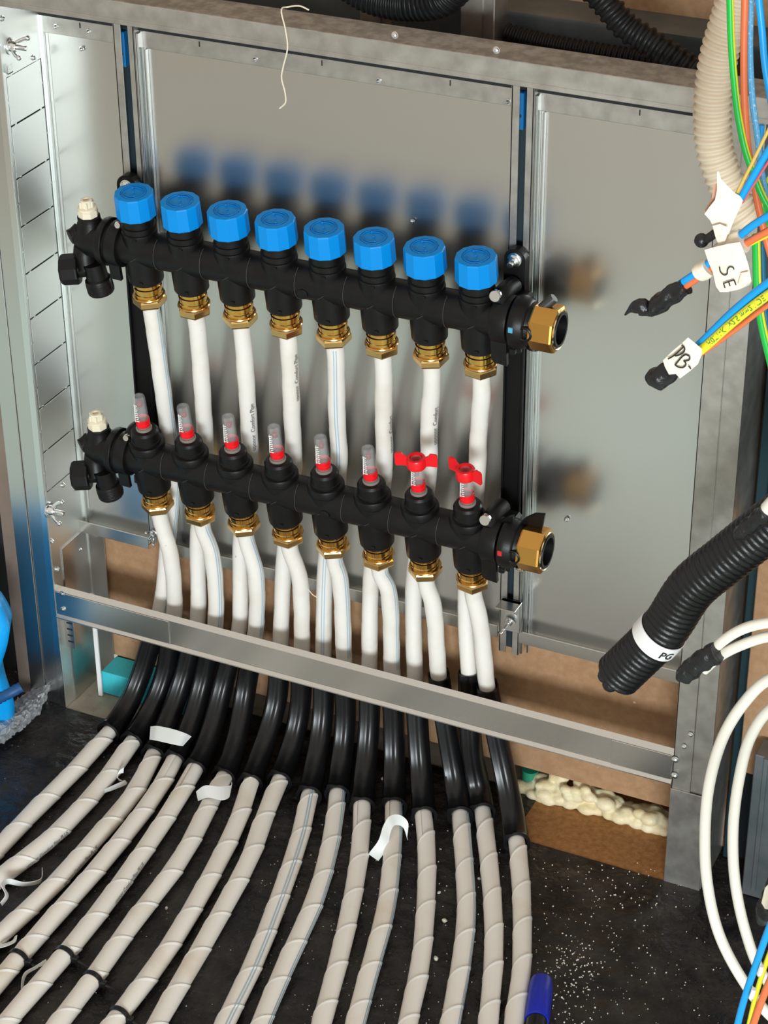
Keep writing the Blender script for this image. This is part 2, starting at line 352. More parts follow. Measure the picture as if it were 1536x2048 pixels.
# left blue-lit lip on the bottom left
# side panel with knock-out plates
YS0, YS1 = -.0665, -.0065
ys = [155.6, 254.7, 360.7, 456.4, 550.4, 641, 732.5, 821, 908.5, 987]
zs = [at(12 + (92.3 - 12) * (y - 155.6) / (987 - 155.6), y, X=CX0)[2] for y in ys]
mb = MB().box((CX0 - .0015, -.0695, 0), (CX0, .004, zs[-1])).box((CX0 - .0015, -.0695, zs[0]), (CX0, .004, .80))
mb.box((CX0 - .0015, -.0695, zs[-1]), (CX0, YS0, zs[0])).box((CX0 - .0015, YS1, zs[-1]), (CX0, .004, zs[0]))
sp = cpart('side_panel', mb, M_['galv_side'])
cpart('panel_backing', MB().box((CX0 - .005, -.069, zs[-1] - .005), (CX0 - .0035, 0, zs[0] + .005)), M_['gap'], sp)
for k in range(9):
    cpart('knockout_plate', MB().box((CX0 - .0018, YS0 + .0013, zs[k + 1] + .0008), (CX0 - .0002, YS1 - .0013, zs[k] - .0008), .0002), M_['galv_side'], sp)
tb = MB()
for k in range(10):
    for yy in (YS0 + .008, YS1 - .008): tb.box((CX0 - .0014, yy - .0015, zs[k] - .001), (CX0 + .0004, yy + .0015, zs[k] + .001))
for k in range(9):
    for yy in (YS0, YS1): tb.box((CX0 - .0014, yy - .001, (zs[k] + zs[k + 1]) / 2 - .0012), (CX0 + .0002, yy + .001, (zs[k] + zs[k + 1]) / 2 + .0012))
cpart('retaining_tab', tb, M_['galv_bright'], sp)
cpart('corner_fold', MB().box((CX0, -.0035, ZL - .19), (CX0 + .0025, -.0002, ZT), .0005).box((CX0 + .005, -.0016, ZL + .02), (CX0 + .0062, -.0001, ZT - .02), .0003), M_['galv_side'], sp)
cpart('rear_corner_strip', MB().box((CX0, -.0022, .0), (-.104, -.0008, ZL - .004), .0003), M_['galv'], sp)
cpart('lower_side_plate', MB().box((CX0 + .0002, -.052, .0), (CX0 + .0014, .002, .196), .0003), M_['galv'], sp)
# frame posts
def post(xa, xb, side):
    xm = (xa + xb) / 2
    mb = MB().box((xa, YF, .0), (xm, YF + .0015, .80), .0003).box((xm, YF + .0018, .0), (xb, YF + .0033, .80), .0003)
    mb.box((xa if side > 0 else xb - .0012, YF, 0), (xa + .0012 if side > 0 else xb, -.035, .80), .0003).box((xb - .0012 if side > 0 else xa, YF + .002, 0), (xb if side > 0 else xa + .0012, -.0, .80), .0003)
    return mb
pl = cpart('frame_post', post(-.171, -.1335, -1), M_['galv'], label='left post, reflecting blue near the floor')
cpart('folded_edge', MB().box((-.1338, YF - .001, .0), (-.1262, YF + .0005, .80), .0004), M_['galv_bright'], pl)
pr_ = cpart('frame_post', post(.567, .604, 1), M_['galv_dull'], label='right post')
cpart('telescopic_leg', MB().box((.5668, YF - .0016, 0), (.6035, YF - .0001, .115), .0003), M_['galv_dull'], pr_)
# top beam
zb0 = at(1000, 166, Y=YF)[2]; zb1 = at(1000, 118, Y=YF)[2]; yb = at(1000, 82, Z=zb1)[1]
bm = cpart('top_beam', MB().box((-.175, YF - .0005, zb0), (.64, YF + .0015, zb1), .0004).box((-.175, yb - .0015, zb0), (.64, yb, zb1), .0003).box((-.175, YF - .0012, zb0), (.64, YF, zb0 + .0045), .0004), M_['galv_dull'])
cpart('beam_top', MB().box((-.175, YF - .0002, zb1 - .0012), (.64, yb, zb1 + .0003), .0004), M_['beamtop'], bm)
# cross bar
zc0 = at(760, 1408, Y=YF)[2]; zc1 = at(760, 1344, Y=YF)[2]
print('bar z', zc0, zc1, 'beam', zb0, zb1, yb, zs)
N = 5; h = zc1 - zc0
mb = MB().box((CX0, YF, zc0 + .0045), (CX1, YF + .0014, zc1 - .006), .0003)
mb.prism([(CX0, YF, zc1 - .006), (CX0, YF + .005, zc1 - .002), (CX0, YF + .005, zc1 - .0034), (CX0, YF + .0014, zc1 - .0074)], (CX1 - CX0, 0, 0))
mb.prism([(CX0, YF, zc0 + .0045), (CX0, YF - .003, zc0 + .0012), (CX0, YF - .003, zc0), (CX0, YF + .0014, zc0 + .003)], (CX1 - CX0, 0, 0))
bar = cpart('cross_bar', mb, M_['galv'])
cpart('sleeve', MB().box((CX0 + .001, YF - .0015, zc0 + .0050), (CX0 + .14, YF - .0001, zc1 - .0065), .0003), M_['galv'], bar)
cpart('sleeve', MB().box((CX1 - .062, YF - .0015, zc0 + .0050), (CX1 - .001, YF - .0001, zc1 - .0065), .0003), M_['galv'], bar)
p = at(150, 1270, Y=-.058)
cpart('slotted_strap', MB().box((CX0 + .002, -.060, .075), (CX0 + .0125, -.0585, zc0 + .005), .0004), M_['galv'])
ss = MB()
for k in range(5): ss.box((CX0 + .004, -.0605, .083 + k * .008), (CX0 + .0105, -.0598, .0845 + k * .008))
cpart('strap_slot', ss, M_['gap'])
def screw(c, ax, r=.0032):
    MB().lathe([(r * 1.25, 0), (r * 1.25, .0005), (r, .0006), (r * .85, .0018), (r * .35, .0026)], c, ax, 16).build('screw', M_['zinc'], cab, True)
nY = (0, -1, 0); nX = (1, 0, 0)
for px, py in ((790, 70), (993, 100)): screw(at(px, py, Y=YF - .0005), nY, .0026)
for px, py in ((510, 118), (757, 161), (1016, 203), (177, 63), (112, 53), (825, 443), (163, 98), (1133, 1019 + 20)): screw(at(px, py, Y=-.0018), nY, .002)
for px, py in ((125, 1187), (126, 1218)): screw(at(px, py, Y=YF - .0016), nY, .0026)
for px, py in ((1350, 1519), (1349, 1551)): screw(at(px, py, Y=YF - .0016), nY, .0028)
for px, py in ((1381, 1469), (1368, 1493)): screw(at(px, py, Y=YF - .0017), nY, .002)
for px, py in ((50, 12), (5, 37), (67, 115), (126, 970), (151, 977), (103, 1082), (159, 1099), (115, 1138), (236, 1004)): screw(at(px, py, X=CX0 + .0003), nX, .0022)
wing_nut(at(22, 92, X=CX0 + .0003), nX, (0, .5, .4), 1.05)
wing_nut(at(98, 1020, X=CX0 + .0003), nX, (0, .3, .8), 1.1)
cpart('bent_tab', MB().box((CX0, -.068, .728), (CX0 + .004, -.060, .729)).box((CX0 + .003, -.068, .728), (CX0 + .004, -.060, .736)), M_['galv_bright'])
# ---------------------------------------------------------------- brackets
brk = []
for side, (pxa, pxb), (tx, ty), yb_ in (('left', (276, 311), (272, 362), 860), ('right', (1010, 1049), (1034, 505), 1040)):
    xa = at(pxa, 800, Y=-.014)[0]; xb = at(pxb, 800, Y=-.014)[0]; xm = (xa + xb) / 2; hw = (xb - xa) / 2
    zt_ = at(tx, ty, Y=-.016)[2] + .008; zl = .30
    br = empty('manifold_bracket', (xm, 0, zl), 'long black plastic bracket behind the %s ends of the manifolds' % side, 'bracket'); brk.append(br)
    mb = MB().box((xm - hw, -.0165, zl - .01), (xm + hw, -.013, zt_ - .03), .0008).box((xm - hw, -.020, zl - .01), (xm - hw + .002, -.0133, zt_ - .03), .0004).box((xm + hw - .002, -.020, zl - .01), (xm + hw, -.0133, zt_ - .03), .0004)
    mb.build('strip', M_['blackmatte'], br)
    pts = [(xm + hw * 1.05 * math.cos(t), -.013, zt_ - .012 + hw * 1.05 * math.sin(t)) for t in np.linspace(0, PI, 16)] + [(xm - hw * 1.05, -.013, zt_ - .055), (xm + hw * 1.05, -.013, zt_ - .055)]
    MB().prism(pts, (0, -.010, 0)).build('head_plate', M_['black'], br)
    b = MB(); b.lathe([(.0068, 0), (.0068, .001), (.0062, .0012)], (xm, -.023, zt_ - .012), nY, 24).lathe([(.0052, .001), (.0052, .0045), (.0044, .005)], (xm, -.023, zt_ - .012), nY, ngon=6).lathe([(.003, .004), (.003, .011), (.0024, .0116)], (xm, -.023, zt_ - .012), (0, -1, -.1), 14)
    b.build('hex_bolt', M_['zinc'], br, True)
# ---------------------------------------------------------------- manifolds
aU = nrm((0, -.13437, .99093)); aL = nrm((0, -.16102, .98695))
U0 = np.array([0, -.041, .500]); L0 = np.array([0, -.052, .2739])
P = .05
ret = empty('return_manifold', (.175, -.05, .567), 'upper black heating manifold with eight blue caps', 'manifold')
sup = empty('supply_manifold', (.175, -.063, .343), 'lower black heating manifold with clear flow gauges and red rings', 'manifold')
def body(o, ax, rad_prof):
    return MB().lathe(rad_prof, o, ax, 40)
for i in range(8):
    for root, o0, ax, up in ((ret, U0, aU, True), (sup, L0, aL, False)):
        o = o0 + [i * P, 0, 0]; hc = .068 if up else .070
        # brass fitting: collar + nut
        fit = MB().lathe([(.0112, .014), (.0142, .0155), (.0142, .0200), (.0134, .0205), (.0134, .0225), (.0140, .0230), (.0140, .0262), (.0128, .0268), (.0128, .0335)], o, ax, 36, caps=False)
        fo = fit.build('brass_fitting', M_['brass'], root, True, 30)
        n6 = MB().lathe([(.0092, .0022), (.0122, .0032), (.0160, .0060), (.0168, .0075), (.0168, .0125), (.0154, .0145), (.0110, .0147)], o, ax, ngon=6, rot=PI / 6 + i * .5)
        n6.build('hex_nut', M_['brass2'], fo)
        MB().lathe([(.0126, .0142), (.0156, .0144), (.0161, .0155), (.0156, .0166), (.0130, .0168)], o, ax, 36, caps=False).build('locking_ring', M_['brass2'], fo, True, 30)
        if up: pr = [(.0125, .0315), (.0158, .0320), (.0170, .0338), (.0174, .050), (.0172, .085), (.0175, .0868), (.0172, .0885), (.0160, .089), (.0160, .0915), (.0168, .092), (.0168, .095), (.0155, .0955), (.0155, .106)]
        else: pr = [(.0125, .0305), (.0158, .0310), (.0170, .0328), (.0174, .048), (.0172, .082), (.0182, .0835), (.0184, .0895), (.0176, .0915), (.0150, .092), (.0150, .0945), (.0142, .0950), (.0138, .104), (.0122, .1065), (.009, .107)]
        vb = MB().lathe(pr, o, ax, 40).build('valve_body', M_['black'], root, True, 30)
        # moulded parting lines: two slanting ribs and a joint ring
        c = o + ax * hc; fr = -np.cross((1, 0, 0), ax); fr = nrm(np.array([0, -1, 0]) - ax * np.dot((0, -1, 0), ax))
        ln = MB()
        for sg in (1,):
            pts = []
            for t in np.linspace(-.2, 1.25, 14):
                x = math.sin(t) * .0177; yv = math.cos(t) * .0177; hgt = (t) * .0125 - .004
                pts.append(c + np.array([x, 0, 0]) + fr * yv + ax * hgt)
            ln.tube(spline(pts, .002), .00028, seg=6)
        ln.tube([c + np.array([.023, 0, 0]) + (fr * math.cos(t) + ax * math.sin(t)) * .0182 for t in np.linspace(-1.2, 1.2, 24)], .0003, seg=6)
        ln.build('mould_line', M_['partline'], vb)
        for hh, sgn in ((.086, 1), (.038, 1)):
            lug = MB()
            a_ = c + ax * (hh - hc) + fr * .0168 + np.array([.004, 0, 0])
            lug.box(a_ - [.002, .0012, .0010], a_ + [.002, .0012, .0010], .0003)
            lug.build('catch', M_['black'], vb)
        if up:
            # blue decagonal cap
            c0 = o + ax * .1045
            mb = MB().lathe([(.0184, 0), (.0193, .0005), (.0195, .0013), (.0190, .0228), (.0184, .0240), (.0132, .0243), (.0129, .0236), (.0, .0236)], c0, ax, ngon=12, rot=.2 + i * .12)
            cp = mb.build('blue_cap', M_['bluecap'], root)
            t = MB()
            ct = c0 + ax * .0241; u = np.array([1., 0, 0]); v = np.cross(ax, u)
            def ring(r, a0, a1, n=24): return [ct + (u * math.cos(q) + v * math.sin(q)) * r for q in np.linspace(a0, a1, n)]
            t.tube(ring(.0115, 0, 2 * PI - .05, 40), .0005, seg=6)
            t.tube(ring(.0085, .4, 2.2), .00045, seg=6); t.tube(ring(.0085, 3.5, 5.3), .00045, seg=6)
            t.sph(ct, .0010, 5)
            for q in (2.2, 5.3): t.sph(ct + (u * math.cos(q) + v * math.sin(q)) * .0085, .0012, 5)
            t.build('embossed_arrow', M_['bluecap2'], cp)
        else:
            fm = MB().lathe([(.0082, .105), (.0082, .1085), (.0074, .1092)], o, ax, 28).build('flow_gauge', M_['gaugebase'], root, True, 30)
            fm['label'] = 'clear flow gauge with red ring'
            MB().lathe([(.0066, .1110), (.0070, .1115), (.0070, .1145), (.0066, .1148), (.0066, .1158), (.0070, .1162), (.0070, .1195), (.0066, .1200)], o, ax, 28, caps=False).build('red_ring', M_['red'], fm, True, 30)
            g = MB(); gp = [(.0064, .104), (.0064, .144), (.0058, .1465), (.0042, .1468), (.0036, .1440), (.0046, .1430), (.0048, .104)]
            g.lathe(gp, o, ax, 28, caps=False); g.build('gauge_tube', M_['glass'], fm, True, 30)
            MB().lathe([(.0026, .1345), (.0030, .1355), (.0030, .1385), (.0024, .1395)], o, ax, 12).build('float', M_['floatred'], fm, True, 30)
            scl = MB()
            rx = np.array([1., 0, 0])
            for k in range(9):
                cc = o + ax * (.120 + k * .0024) + fr * .0066 + rx * (-.0012)
                scl.box(cc - [.0011 if k % 2 else .0017, .0002, .0004], cc + [.0011 if k % 2 else .0017, .0002, .0004])
            cc = o + ax * .130 + fr * .0066 + rx * (-.003)
            scl.box(cc - [.0003, .0002, .010], cc + [.0003, .0002, .010])
            scl.build('scale_mark', M_['white'], fm)
            if i >= 6:
                k = MB(); hb = .1375
                k.lathe([(.0066, hb), (.0088, hb), (.0092, hb + .0006), (.0092, hb + .0095), (.0085, hb + .0108), (.0062, hb + .0110), (.0062, hb + .007), (.0066, hb)], o, ax, 28, caps=False)
                rot = .25 if i == 6 else -.35
                wd = nrm(np.array([math.cos(rot), math.sin(rot), 0])); wd = nrm(wd - ax * np.dot(wd, ax)); th = np.cross(ax, wd)
                for sg in (-1, 1):
                    base = o + ax * (hb + .001)
                    ol = [(.0078, .0), (.013, .0005), (.0195, .000), (.0203, .002), (.0203, .0125), (.0190, .0142), (.0135, .0146), (.0118, .0120), (.0078, .0095)]
                    k.prism([base + wd * sg * x + ax * z - th * .0011 for x, z in ol], th * .0022)
                k.build('red_wing_key', M_['red'], fm, True, 30)
# main tubes, ends
for root, o0, ax, hc, up in ((ret, U0, aU, .068, True), (sup, L0, aL, .070, False)):
    c = o0 + ax * hc; X = np.array([1., 0, 0]); fr = nrm(np.array([0, -1, 0]) - ax * np.dot((0, -1, 0), ax))
    MB().lathe([(.0178, -.028), (.0178, .375)], c, X, 40).build('header_tube', M_['black'], root, True, 30)
    dm = c + X * .1995 + fr * .0172
    MB().lathe([(.0052, 0), (.0052, .0012), (.0036, .0018), (.0, .0014)], c + X * (.181 if up else .205) * 1.0 + fr * .0174 - ax * .004, fr, 20).build('round_plug', M_['black'], root, True, 30)
    cR = c; c = c + X * .0065
    # left clamp
    cl = MB().lathe([(.0200, -.024), (.0222, -.0245), (.0225, -.026), (.0225, -.0355), (.0218, -.037), (.0195, -.0375)], c, X, 40).build('clamp_ring', M_['black'], root, True, 30)
    MB().lathe([(.0232, -.040), (.0236, -.0405), (.0236, -.046), (.0228, -.0475), (.0205, -.048)], c, X, 40).lathe([(.0205, -.0375), (.0205, -.041)], c, X, 40).build('flange', M_['black'], root, True, 30)
    p1 = c + X * (-.031) - ax * .024 + fr * .012
    cmb = MB(); cmb.prism([p1 + X * sx_ * .0058 + ax * sz for sx_, sz in ((-1, .018), (1, .018), (1, -.008), (-1, -.0075))], fr * .004)
    cmb.box(p1 + [.009, .0, -.004], p1 + [.016, .006, .006], .001).box(p1 + [.010, .004, -.008], p1 + [.013, .010, .002], .001)
    cmb.build('clamp_lug', M_['black'], cl)
    # end piece: chamber + vent socket + drain elbow
    e = MB().lathe([(.0205, -.047), (.0195, -.050), (.0185, -.062), (.0150, -.074), (.0, -.077)], c, X, 32)
    e.lathe([(.0160, -.004), (.0150, .012), (.0112, .020), (.0112, .0245), (.0104, .0255)], c + X * (-.062), ax, 28)
    e.tube(spline([c + X * (-.066) + fr * .002, c + X * (-.069) + fr * .006 - ax * .014, c + X * (-.066) + fr * .012 - ax * .030], .002), .0115, seg=20)
    # drain elbow: horizontal barrel to the left-front, outlet downward
    ec = c + X * (-.066) + fr * .012 - ax * .028
    hx = nrm(-X * .9 + fr * .35 - ax * .05)
    e.lathe([(.0085, -.004), (.0090, .010), (.0110, .0105), (.0118, .012)], ec, hx, 24)
    dd = nrm(-ax * .98 + X * .12)
    e.lathe([(.0108, -.008), (.0108, .008), (.0128, .0095), (.0132, .011), (.0132, .0235), (.0122, .0250), (.0098, .0252), (.0098, .016)], ec + X * .010, dd, 28)
    e.tube(spline([c + X * (-.074) + ax * .008, c + X * (-.078) + ax * .004 + fr * .006, c + X * (-.081) + ax * .003 + fr * .010], .002), .0075, seg=16)
    eo = e.build('end_piece', M_['black'], root, True, 30)
    MB().lathe([(.0125, .007), (.0152, .0075), (.0156, .009), (.0154, .0225), (.0140, .0250), (.0, .0255)], ec, hx, ngon=9).build('drain_cap', M_['black'], eo)
    gr = MB()
    for kk in range(5): gr.lathe([(.0133, .0135 + kk * .0018), (.0135, .0139 + kk * .0018), (.0133, .0143 + kk * .0018)], ec + X * .010, dd, 28, caps=False)
    gr.build('outlet_thread', M_['black'], eo, True)
    v0 = c + X * (-.062) + ax * .0250
    vt = MB().lathe([(.0098, 0), (.0100, .0005), (.0100, .006), (.0085, .0072)], v0, ax, ngon=8).build('air_vent', M_['cream'], eo)
    vt['label'] = 'cream air vent plug'
    vv = MB().lathe([(.0085, .007), (.0094, .0078), (.0094, .0095), (.0080, .0102), (.0062, .0105), (.0060, .0165), (.0052, .0175), (.0032, .0176), (.0030, .0150), (.0, .0148)], v0, ax, 24)
    for kk in range(6):
        t = kk * PI / 3; q = v0 + ax * .0132 + X * math.cos(t) * .0062 + np.cross(ax, X) * math.sin(t) * .0062
        vv.box(q - [.0011, .0011, .0032], q + [.0011, .0011, .0030])
    vv.build('vent_knob', M_['cream'], vt, True, 30)
    MB().lathe([(.0102, -.0035), (.0102, .0)], v0, ax, ngon=6).build('vent_nut', M_['brass2'], vt)
    c = cR
    # right clamp, barrel, union
    rc = MB().lathe([(.0195, .368), (.0222, .3685), (.0226, .370), (.0226, .382), (.0220, .384), (.0195, .3845)], c, X, 40).build('clamp_ring', M_['black'], root, True, 30)
    p1 = c + X * .376 - ax * .022 + fr * .013
    cm = MB().prism([p1 + X * sx_ * .0075 + ax * sz for sx_, sz in ((-1, .020), (1, .020), (1, -.0165), (-.55, -.0150), (-1, -.012))], fr * .0045)
    cm.box(p1 + [.008, -.001, -.006], p1 + [.014, .006, .001], .001).box(p1 + [.015, .001, -.004], p1 + [.019, .006, .002], .001)
    cm.build('clamp_lug', M_['black'], rc)
    # saddle up to bracket with bolt
    tpz = c + X * .372 + ax * .022 - fr * .004
    sd = MB(); sd.tube(spline([c + X * .372 + ax * .016 + fr * .004, tpz, c + X * .374 + ax * .020 - fr * .026], .002), .0085, seg=14)
    sd.box(c + [.358, .006, -.014], c + [.392, .031, .018], .003)
    sdo = sd.build('support_saddle', M_['black'], root, True, 30)
    q = tpz + fr * .008 + ax * .004 - X * .002
    MB().lathe([(.0058, 0), (.0058, .003), (.005, .0042)], q, nrm(fr + ax * .35), 16).build('bolt', M_['zinc'], sdo, True, 30)
    sl = MB(); sl.tube(spline([c + X * (-.018) + ax * .014, c + X * (-.020) + ax * .020 - fr * .010, c + X * (-.020) + ax * .016 - fr * .026], .002), .0085, seg=14)
    sl.box(c + [-.034, .004, -.012], c + [-.002, .031, .020], .003)
    slo = sl.build('support_saddle', M_['black'], root, True, 30)
    MB().lathe([(.0036, 0), (.0036, .003), (.0030, .004)], c + X * (-.019) + ax * .024 + fr * .004, nrm(fr + ax * .35), 16).build('bolt', M_['zinc'], slo, True, 30)
    br_ = MB().lathe([(.0205, .386), (.0240, .387), (.0246, .389), (.0246, .3935), (.0236, .3955), (.0230, .399), (.0215, .401), (.0205, .4015), (.0190, .405), (.0165, .409), (.0160, .415)], c, X, 44)
    br_.lathe([(.0072, .010), (.0072, .0215), (.0060, .0222), (.0050, .0215), (.0050, .016)], c + X * .4030, nrm(fr * .9 + ax * .1), 20)
    br_.lathe([(.0062, .010), (.0062, .0225), (.0052, .0232)], c + X * .4055, nrm(-ax * .9 + fr * .3), 20)
    bo = br_.build('end_barrel', M_['black'], root, True, 30)
    if up: br2 = MB().lathe([(.0044, .010), (.0048, .040), (.0042, .042), (.0, .042)], c + X * .393 + fr * .006, nrm(ax * .62 + X * .62 - fr * .25), 20).build('lever', mat('dark_grey_plastic', (.035, .034, .033), .4), bo, True, 30)
    else:
        b2 = MB(); b2.prism([c + X * x + ax * z - fr * .004 for x, z in ((.375, .014), (.392, .014), (.396, .033), (.391, .030), (.383, .024))], fr * .003)
        b2.prism([c + X * x + ax * z - fr * .012 for x, z in ((.395, .014), (.420, .014), (.424, .036), (.414, .034), (.404, .026))], fr * .003)
        b2.build('saddle_fin', M_['black'], sdo)
        MB().lathe([(.0034, 0), (.0034, .0015), (.0, .0022)], c + X * .4055 + fr * .0125 - ax * .0185, nrm(fr * .9 - ax * .3), 16).build('barrel_screw', M_['zinc'], bo, True, 30)
    q = c + X * .391 + fr * .0236 + ax * .006
    MB().box(q - [.0022, .0012, .0026], q + [.0022, .0012, .0026], .0004).build('colour_mark', mat('flow_mark_' + ('blue' if up else 'red'), (.08, .35, .50) if up else (.5, .02, .02), .5), bo)
    un = MB().lathe([(.0175, .4045), (.0216, .4053), (.0222, .4067), (.0222, .4260), (.0216, .4278), (.0186, .4288), (.0176, .4288), (.0174, .4220)], c, X, ngon=8, rot=.25, caps=False)
    uo = un.build('union_nut', M_['brass3'], root)
    MB().lathe([(.0165, .408), (.0170, .4283), (.0163, .4300), (.0136, .4300), (.0131, .419), (.0128, .408)], c, X, 36, caps=False).build('union_tail', M_['black'], uo, True, 30)
    MB().lathe([(.0188, .4286), (.0182, .4294), (.0174, .4288)], c, X, 36, caps=False).build('bright_rim', mat('machined_brass', (.95, .80, .50), .12, 1), uo, True)
# ---------------------------------------------------------------- pipes and bend guides
rear_mid = [(333, 837), (408, 837), (497, 837), (584, 837), (674, 837), (767, 837), (858, 845), (957, 870)]
rear_mid2 = [(345, 945), (411, 930), (500, 930), (587, 930), (678, 930), (768, 940), (857, 940), (953, 965)]
rear_lo = [(338, 1060), (396, 1070), (482, 1080), (569, 1103), (652, 1120), (743, 1144), (828, 1161), (932, 1189)]
front_lo = [(341, 1110), (424, 1110), (511, 1144), (598, 1150), (680, 1160), (776, 1180), (866, 1210), (960, 1245)]
tops = [(320, 1223), (349, 1226), (395, 1243), (431, 1250), (478, 1260), (511, 1267), (561, 1288), (604, 1295), (647, 1305), (688, 1312), (739, 1326), (784, 1336), (830, 1350), (878, 1355), (938, 1350), (975, 1377)]
cross = [(296, 1305), (337, 1315), (376, 1322), (414, 1329), (455, 1339), (496, 1350), (556, 1376), (602, 1388), (647, 1398), (691, 1408), (739, 1418), (787, 1428), (835, 1442), (893, 1452), (941, 1462), (996, 1480)]
fl = [
 [(220, 1462), (150, 1541), (68, 1622), (0, 1694)],
 [(266, 1481), (204, 1568), (102, 1677), (0, 1755)],
 [(308, 1507), (272, 1582), (191, 1677), (102, 1776), (0, 1871)],
 [(351, 1519), (307, 1595), (211, 1718), (102, 1841), (20, 1936)],
 [(392, 1536), (341, 1622), (238, 1772), (136, 1902), (27, 2028)],
 [(449, 1551), (420, 1607), (360, 1721), (259, 1854), (184, 1960), (126, 2035)],
 [(502, 1563), (477, 1640), (409, 1776), (324, 1916), (235, 2035)],
 [(560, 1558), (520, 1657), (504, 1708), (426, 1854), (327, 2025)],
 [(619, 1587), (602, 1667), (561, 1790), (507, 1929), (460, 2025)],
 [(675, 1585), (664, 1674), (633, 1793), (575, 1922), (527, 2035)],
 [(725, 1609), (721, 1691), (704, 1803), (677, 1922), (646, 2035)],
 [(788, 1609), (786, 1691), (773, 1813), (738, 1946), (714, 2035)],
 [(848, 1628), (854, 1718), (851, 1827), (841, 1929), (817, 2038)],
 [(920, 1628), (928, 1718), (933, 1827), (922, 1929), (902, 2038)],
 [(965, 1621), (977, 1718), (987, 1827), (987, 1929), (977, 2038)],
 [(1033, 1680), (1042, 1769), (1045, 1873), (1042, 1961), (1028, 2041)]]
RP = .0085
where = ['leftmost of all on the floor', 'second from the left on the floor', 'third from the left on the floor', 'fourth from left, in the far lower left tie',
 'fifth from left, in the highest tie', 'sixth from left, below creased tape flag', 'seventh from the left on the floor', 'eighth from the left on the floor',
 'ninth from left, pale blue stripes on top', 'tenth from the left on the floor', 'eleventh from the left on the floor', 'twelfth from left, with the curled tape',
 'fourth from the right on the floor', 'third from the right on the floor', 'second from the right on the floor', 'rightmost, beside the blue marker cap']
ordn = ['first', 'second', 'third', 'fourth', 'fifth', 'sixth', 'seventh', 'eighth']
floor_path = []; pipe_vert = []
for j in range(16):
    i = j // 2; up = (j % 2 == 0)
    if up:
        o = U0 + [i * P, 0, 0]; pts = [o + aU * .006, o - aU * .012, at(*rear_mid[i], Y=-.026), at(*rear_mid2[i], Y=-.023), at(*rear_lo[i], Y=-.022), at(*tops[j], Y=-.030)]
    else:
        o = L0 + [i * P, 0, 0]; pts = [o + aL * .006, o - aL * .010, at(*front_lo[i], Y=-.046), at(*tops[j], Y=-.034)]
    T0 = pts[-1]; G1 = at(*cross[j], Y=-.036); E = at(*fl[j][0], Z=.0118); F1 = at(*fl[j][1], Z=.0092)
    d0 = nrm(G1 - T0) * .10; d1 = nrm(F1 - E) * .13; d1[2] = -.004
    H = []
    for t in np.linspace(0, 1, 9)[1:]:
        H.append((2 * t**3 - 3 * t**2 + 1) * G1 + (t**3 - 2 * t**2 + t) * d0 + (-2 * t**3 + 3 * t**2) * E + (t**3 - t**2) * d1)
    gpath = spline(([T0 + nrm(pts[-2] - T0) * .004, T0] if j >= 13 else [T0 * .6 + G1 * .4]) + [G1] + H + [E + nrm(F1 - E) * .004], .003)
    fpts = [at(*q, Z=.0092) for q in fl[j][1:]]
    el = .3 if j in (0, 15) else 1.0; dl = nrm(fpts[-1] - fpts[-2]) if j < 15 else dprev; dprev = dl
    ext = fpts[-1] + dl * .12 * el; ext2 = ext + nrm(dl + ([-.15, -.15, 0] if j < 15 else [0, 0, 0])) * .22 * el
    full = spline(pts + [G1] + H + fpts + [ext, ext2], .0022)
    full[:, 2] = np.maximum(full[:, 2], .0091)
    S = arclen(full); ke = int(np.argmin(np.linalg.norm(full - E, axis=1))); se = S[ke]
    kt = int(np.argmin(np.linalg.norm(full - T0, axis=1)))
    pitch = .040; ph = rng.random()
    def rf(s, th, se=se, pitch=pitch, ph=ph):
        u = (s / pitch - th / (2 * PI) + ph) % 1.0
        floor_w = np.clip((s - se + .06) / .03, 0, 1)
        wob = 1 + .018 * np.sin(s * 90 + ph * 9) + .012 * np.sin(s * 173 + th + ph * 5)
        return RP * (wob - .02 + (1 - floor_w) * .03 * (1 - u))
    lab_ = 'white %s pipe from the %s outlet of the %s manifold, %s' % ('tape-wrapped', ordn[i], 'upper' if up else 'lower', where[j])
    V, F = tube_vf(full, RP, seg=24, rf=rf)
    mo = mk('heating_pipe', V, F, M_['pipe'], None, True, auto=28)
    tag(mo, 'white pipe from %s %s outlet, %s' % (ordn[i], 'upper' if up else 'lower', where[j].replace(' on the floor', '')), 'pipe', 'heating pipes')
    pipe_vert.append((mo, full, kt, ke)); floor_path.append(full[ke:])
    # spiral tape wrap on the floor run
    pit = .052; Wf, Uf, Vf = frames(full); Sf = arclen(full); s_a = Sf[ke] - .010; s_b = Sf[-1] - .01; nt_ = 26; VV = []; FF = []
    us = [0, .0, .065, .10, 1.0]; rs_ = [.0000, .00115, .00115, .00085, .00035]
    nst = int((s_b - s_a - pit * 1.1) / pit * nt_)
    for q in range(nst + 1):
        th_ = 2 * PI * q / nt_ + ph * 6
        for u_, r_ in zip(us, rs_):
            ss_ = s_a + q / nt_ * pit + u_ * pit * 1.06; fi = ss_ / Sf[-1] * (len(full) - 1); k0 = min(int(fi), len(full) - 2); fr_ = fi - k0
            pc = full[k0] * (1 - fr_) + full[k0 + 1] * fr_; uu = Uf[k0] * (1 - fr_) + Uf[k0 + 1] * fr_; vv = Vf[k0] * (1 - fr_) + Vf[k0 + 1] * fr_
            VV.append(pc + (uu * math.cos(th_) + vv * math.sin(th_)) * (RP * (1 + .014 * math.sin(ss_ * 90 + ph * 9)) + r_))
    for q in range(nst):
        for u_ in range(4): FF.append([5 * q + u_, 5 * q + u_ + 1, 5 * q + u_ + 6, 5 * q + u_ + 5])
    wo = mk('spiral_wrap', VV, FF, M_['wrap'], mo, True, auto=30); wo.data.materials.append(M_['wrapedge'])
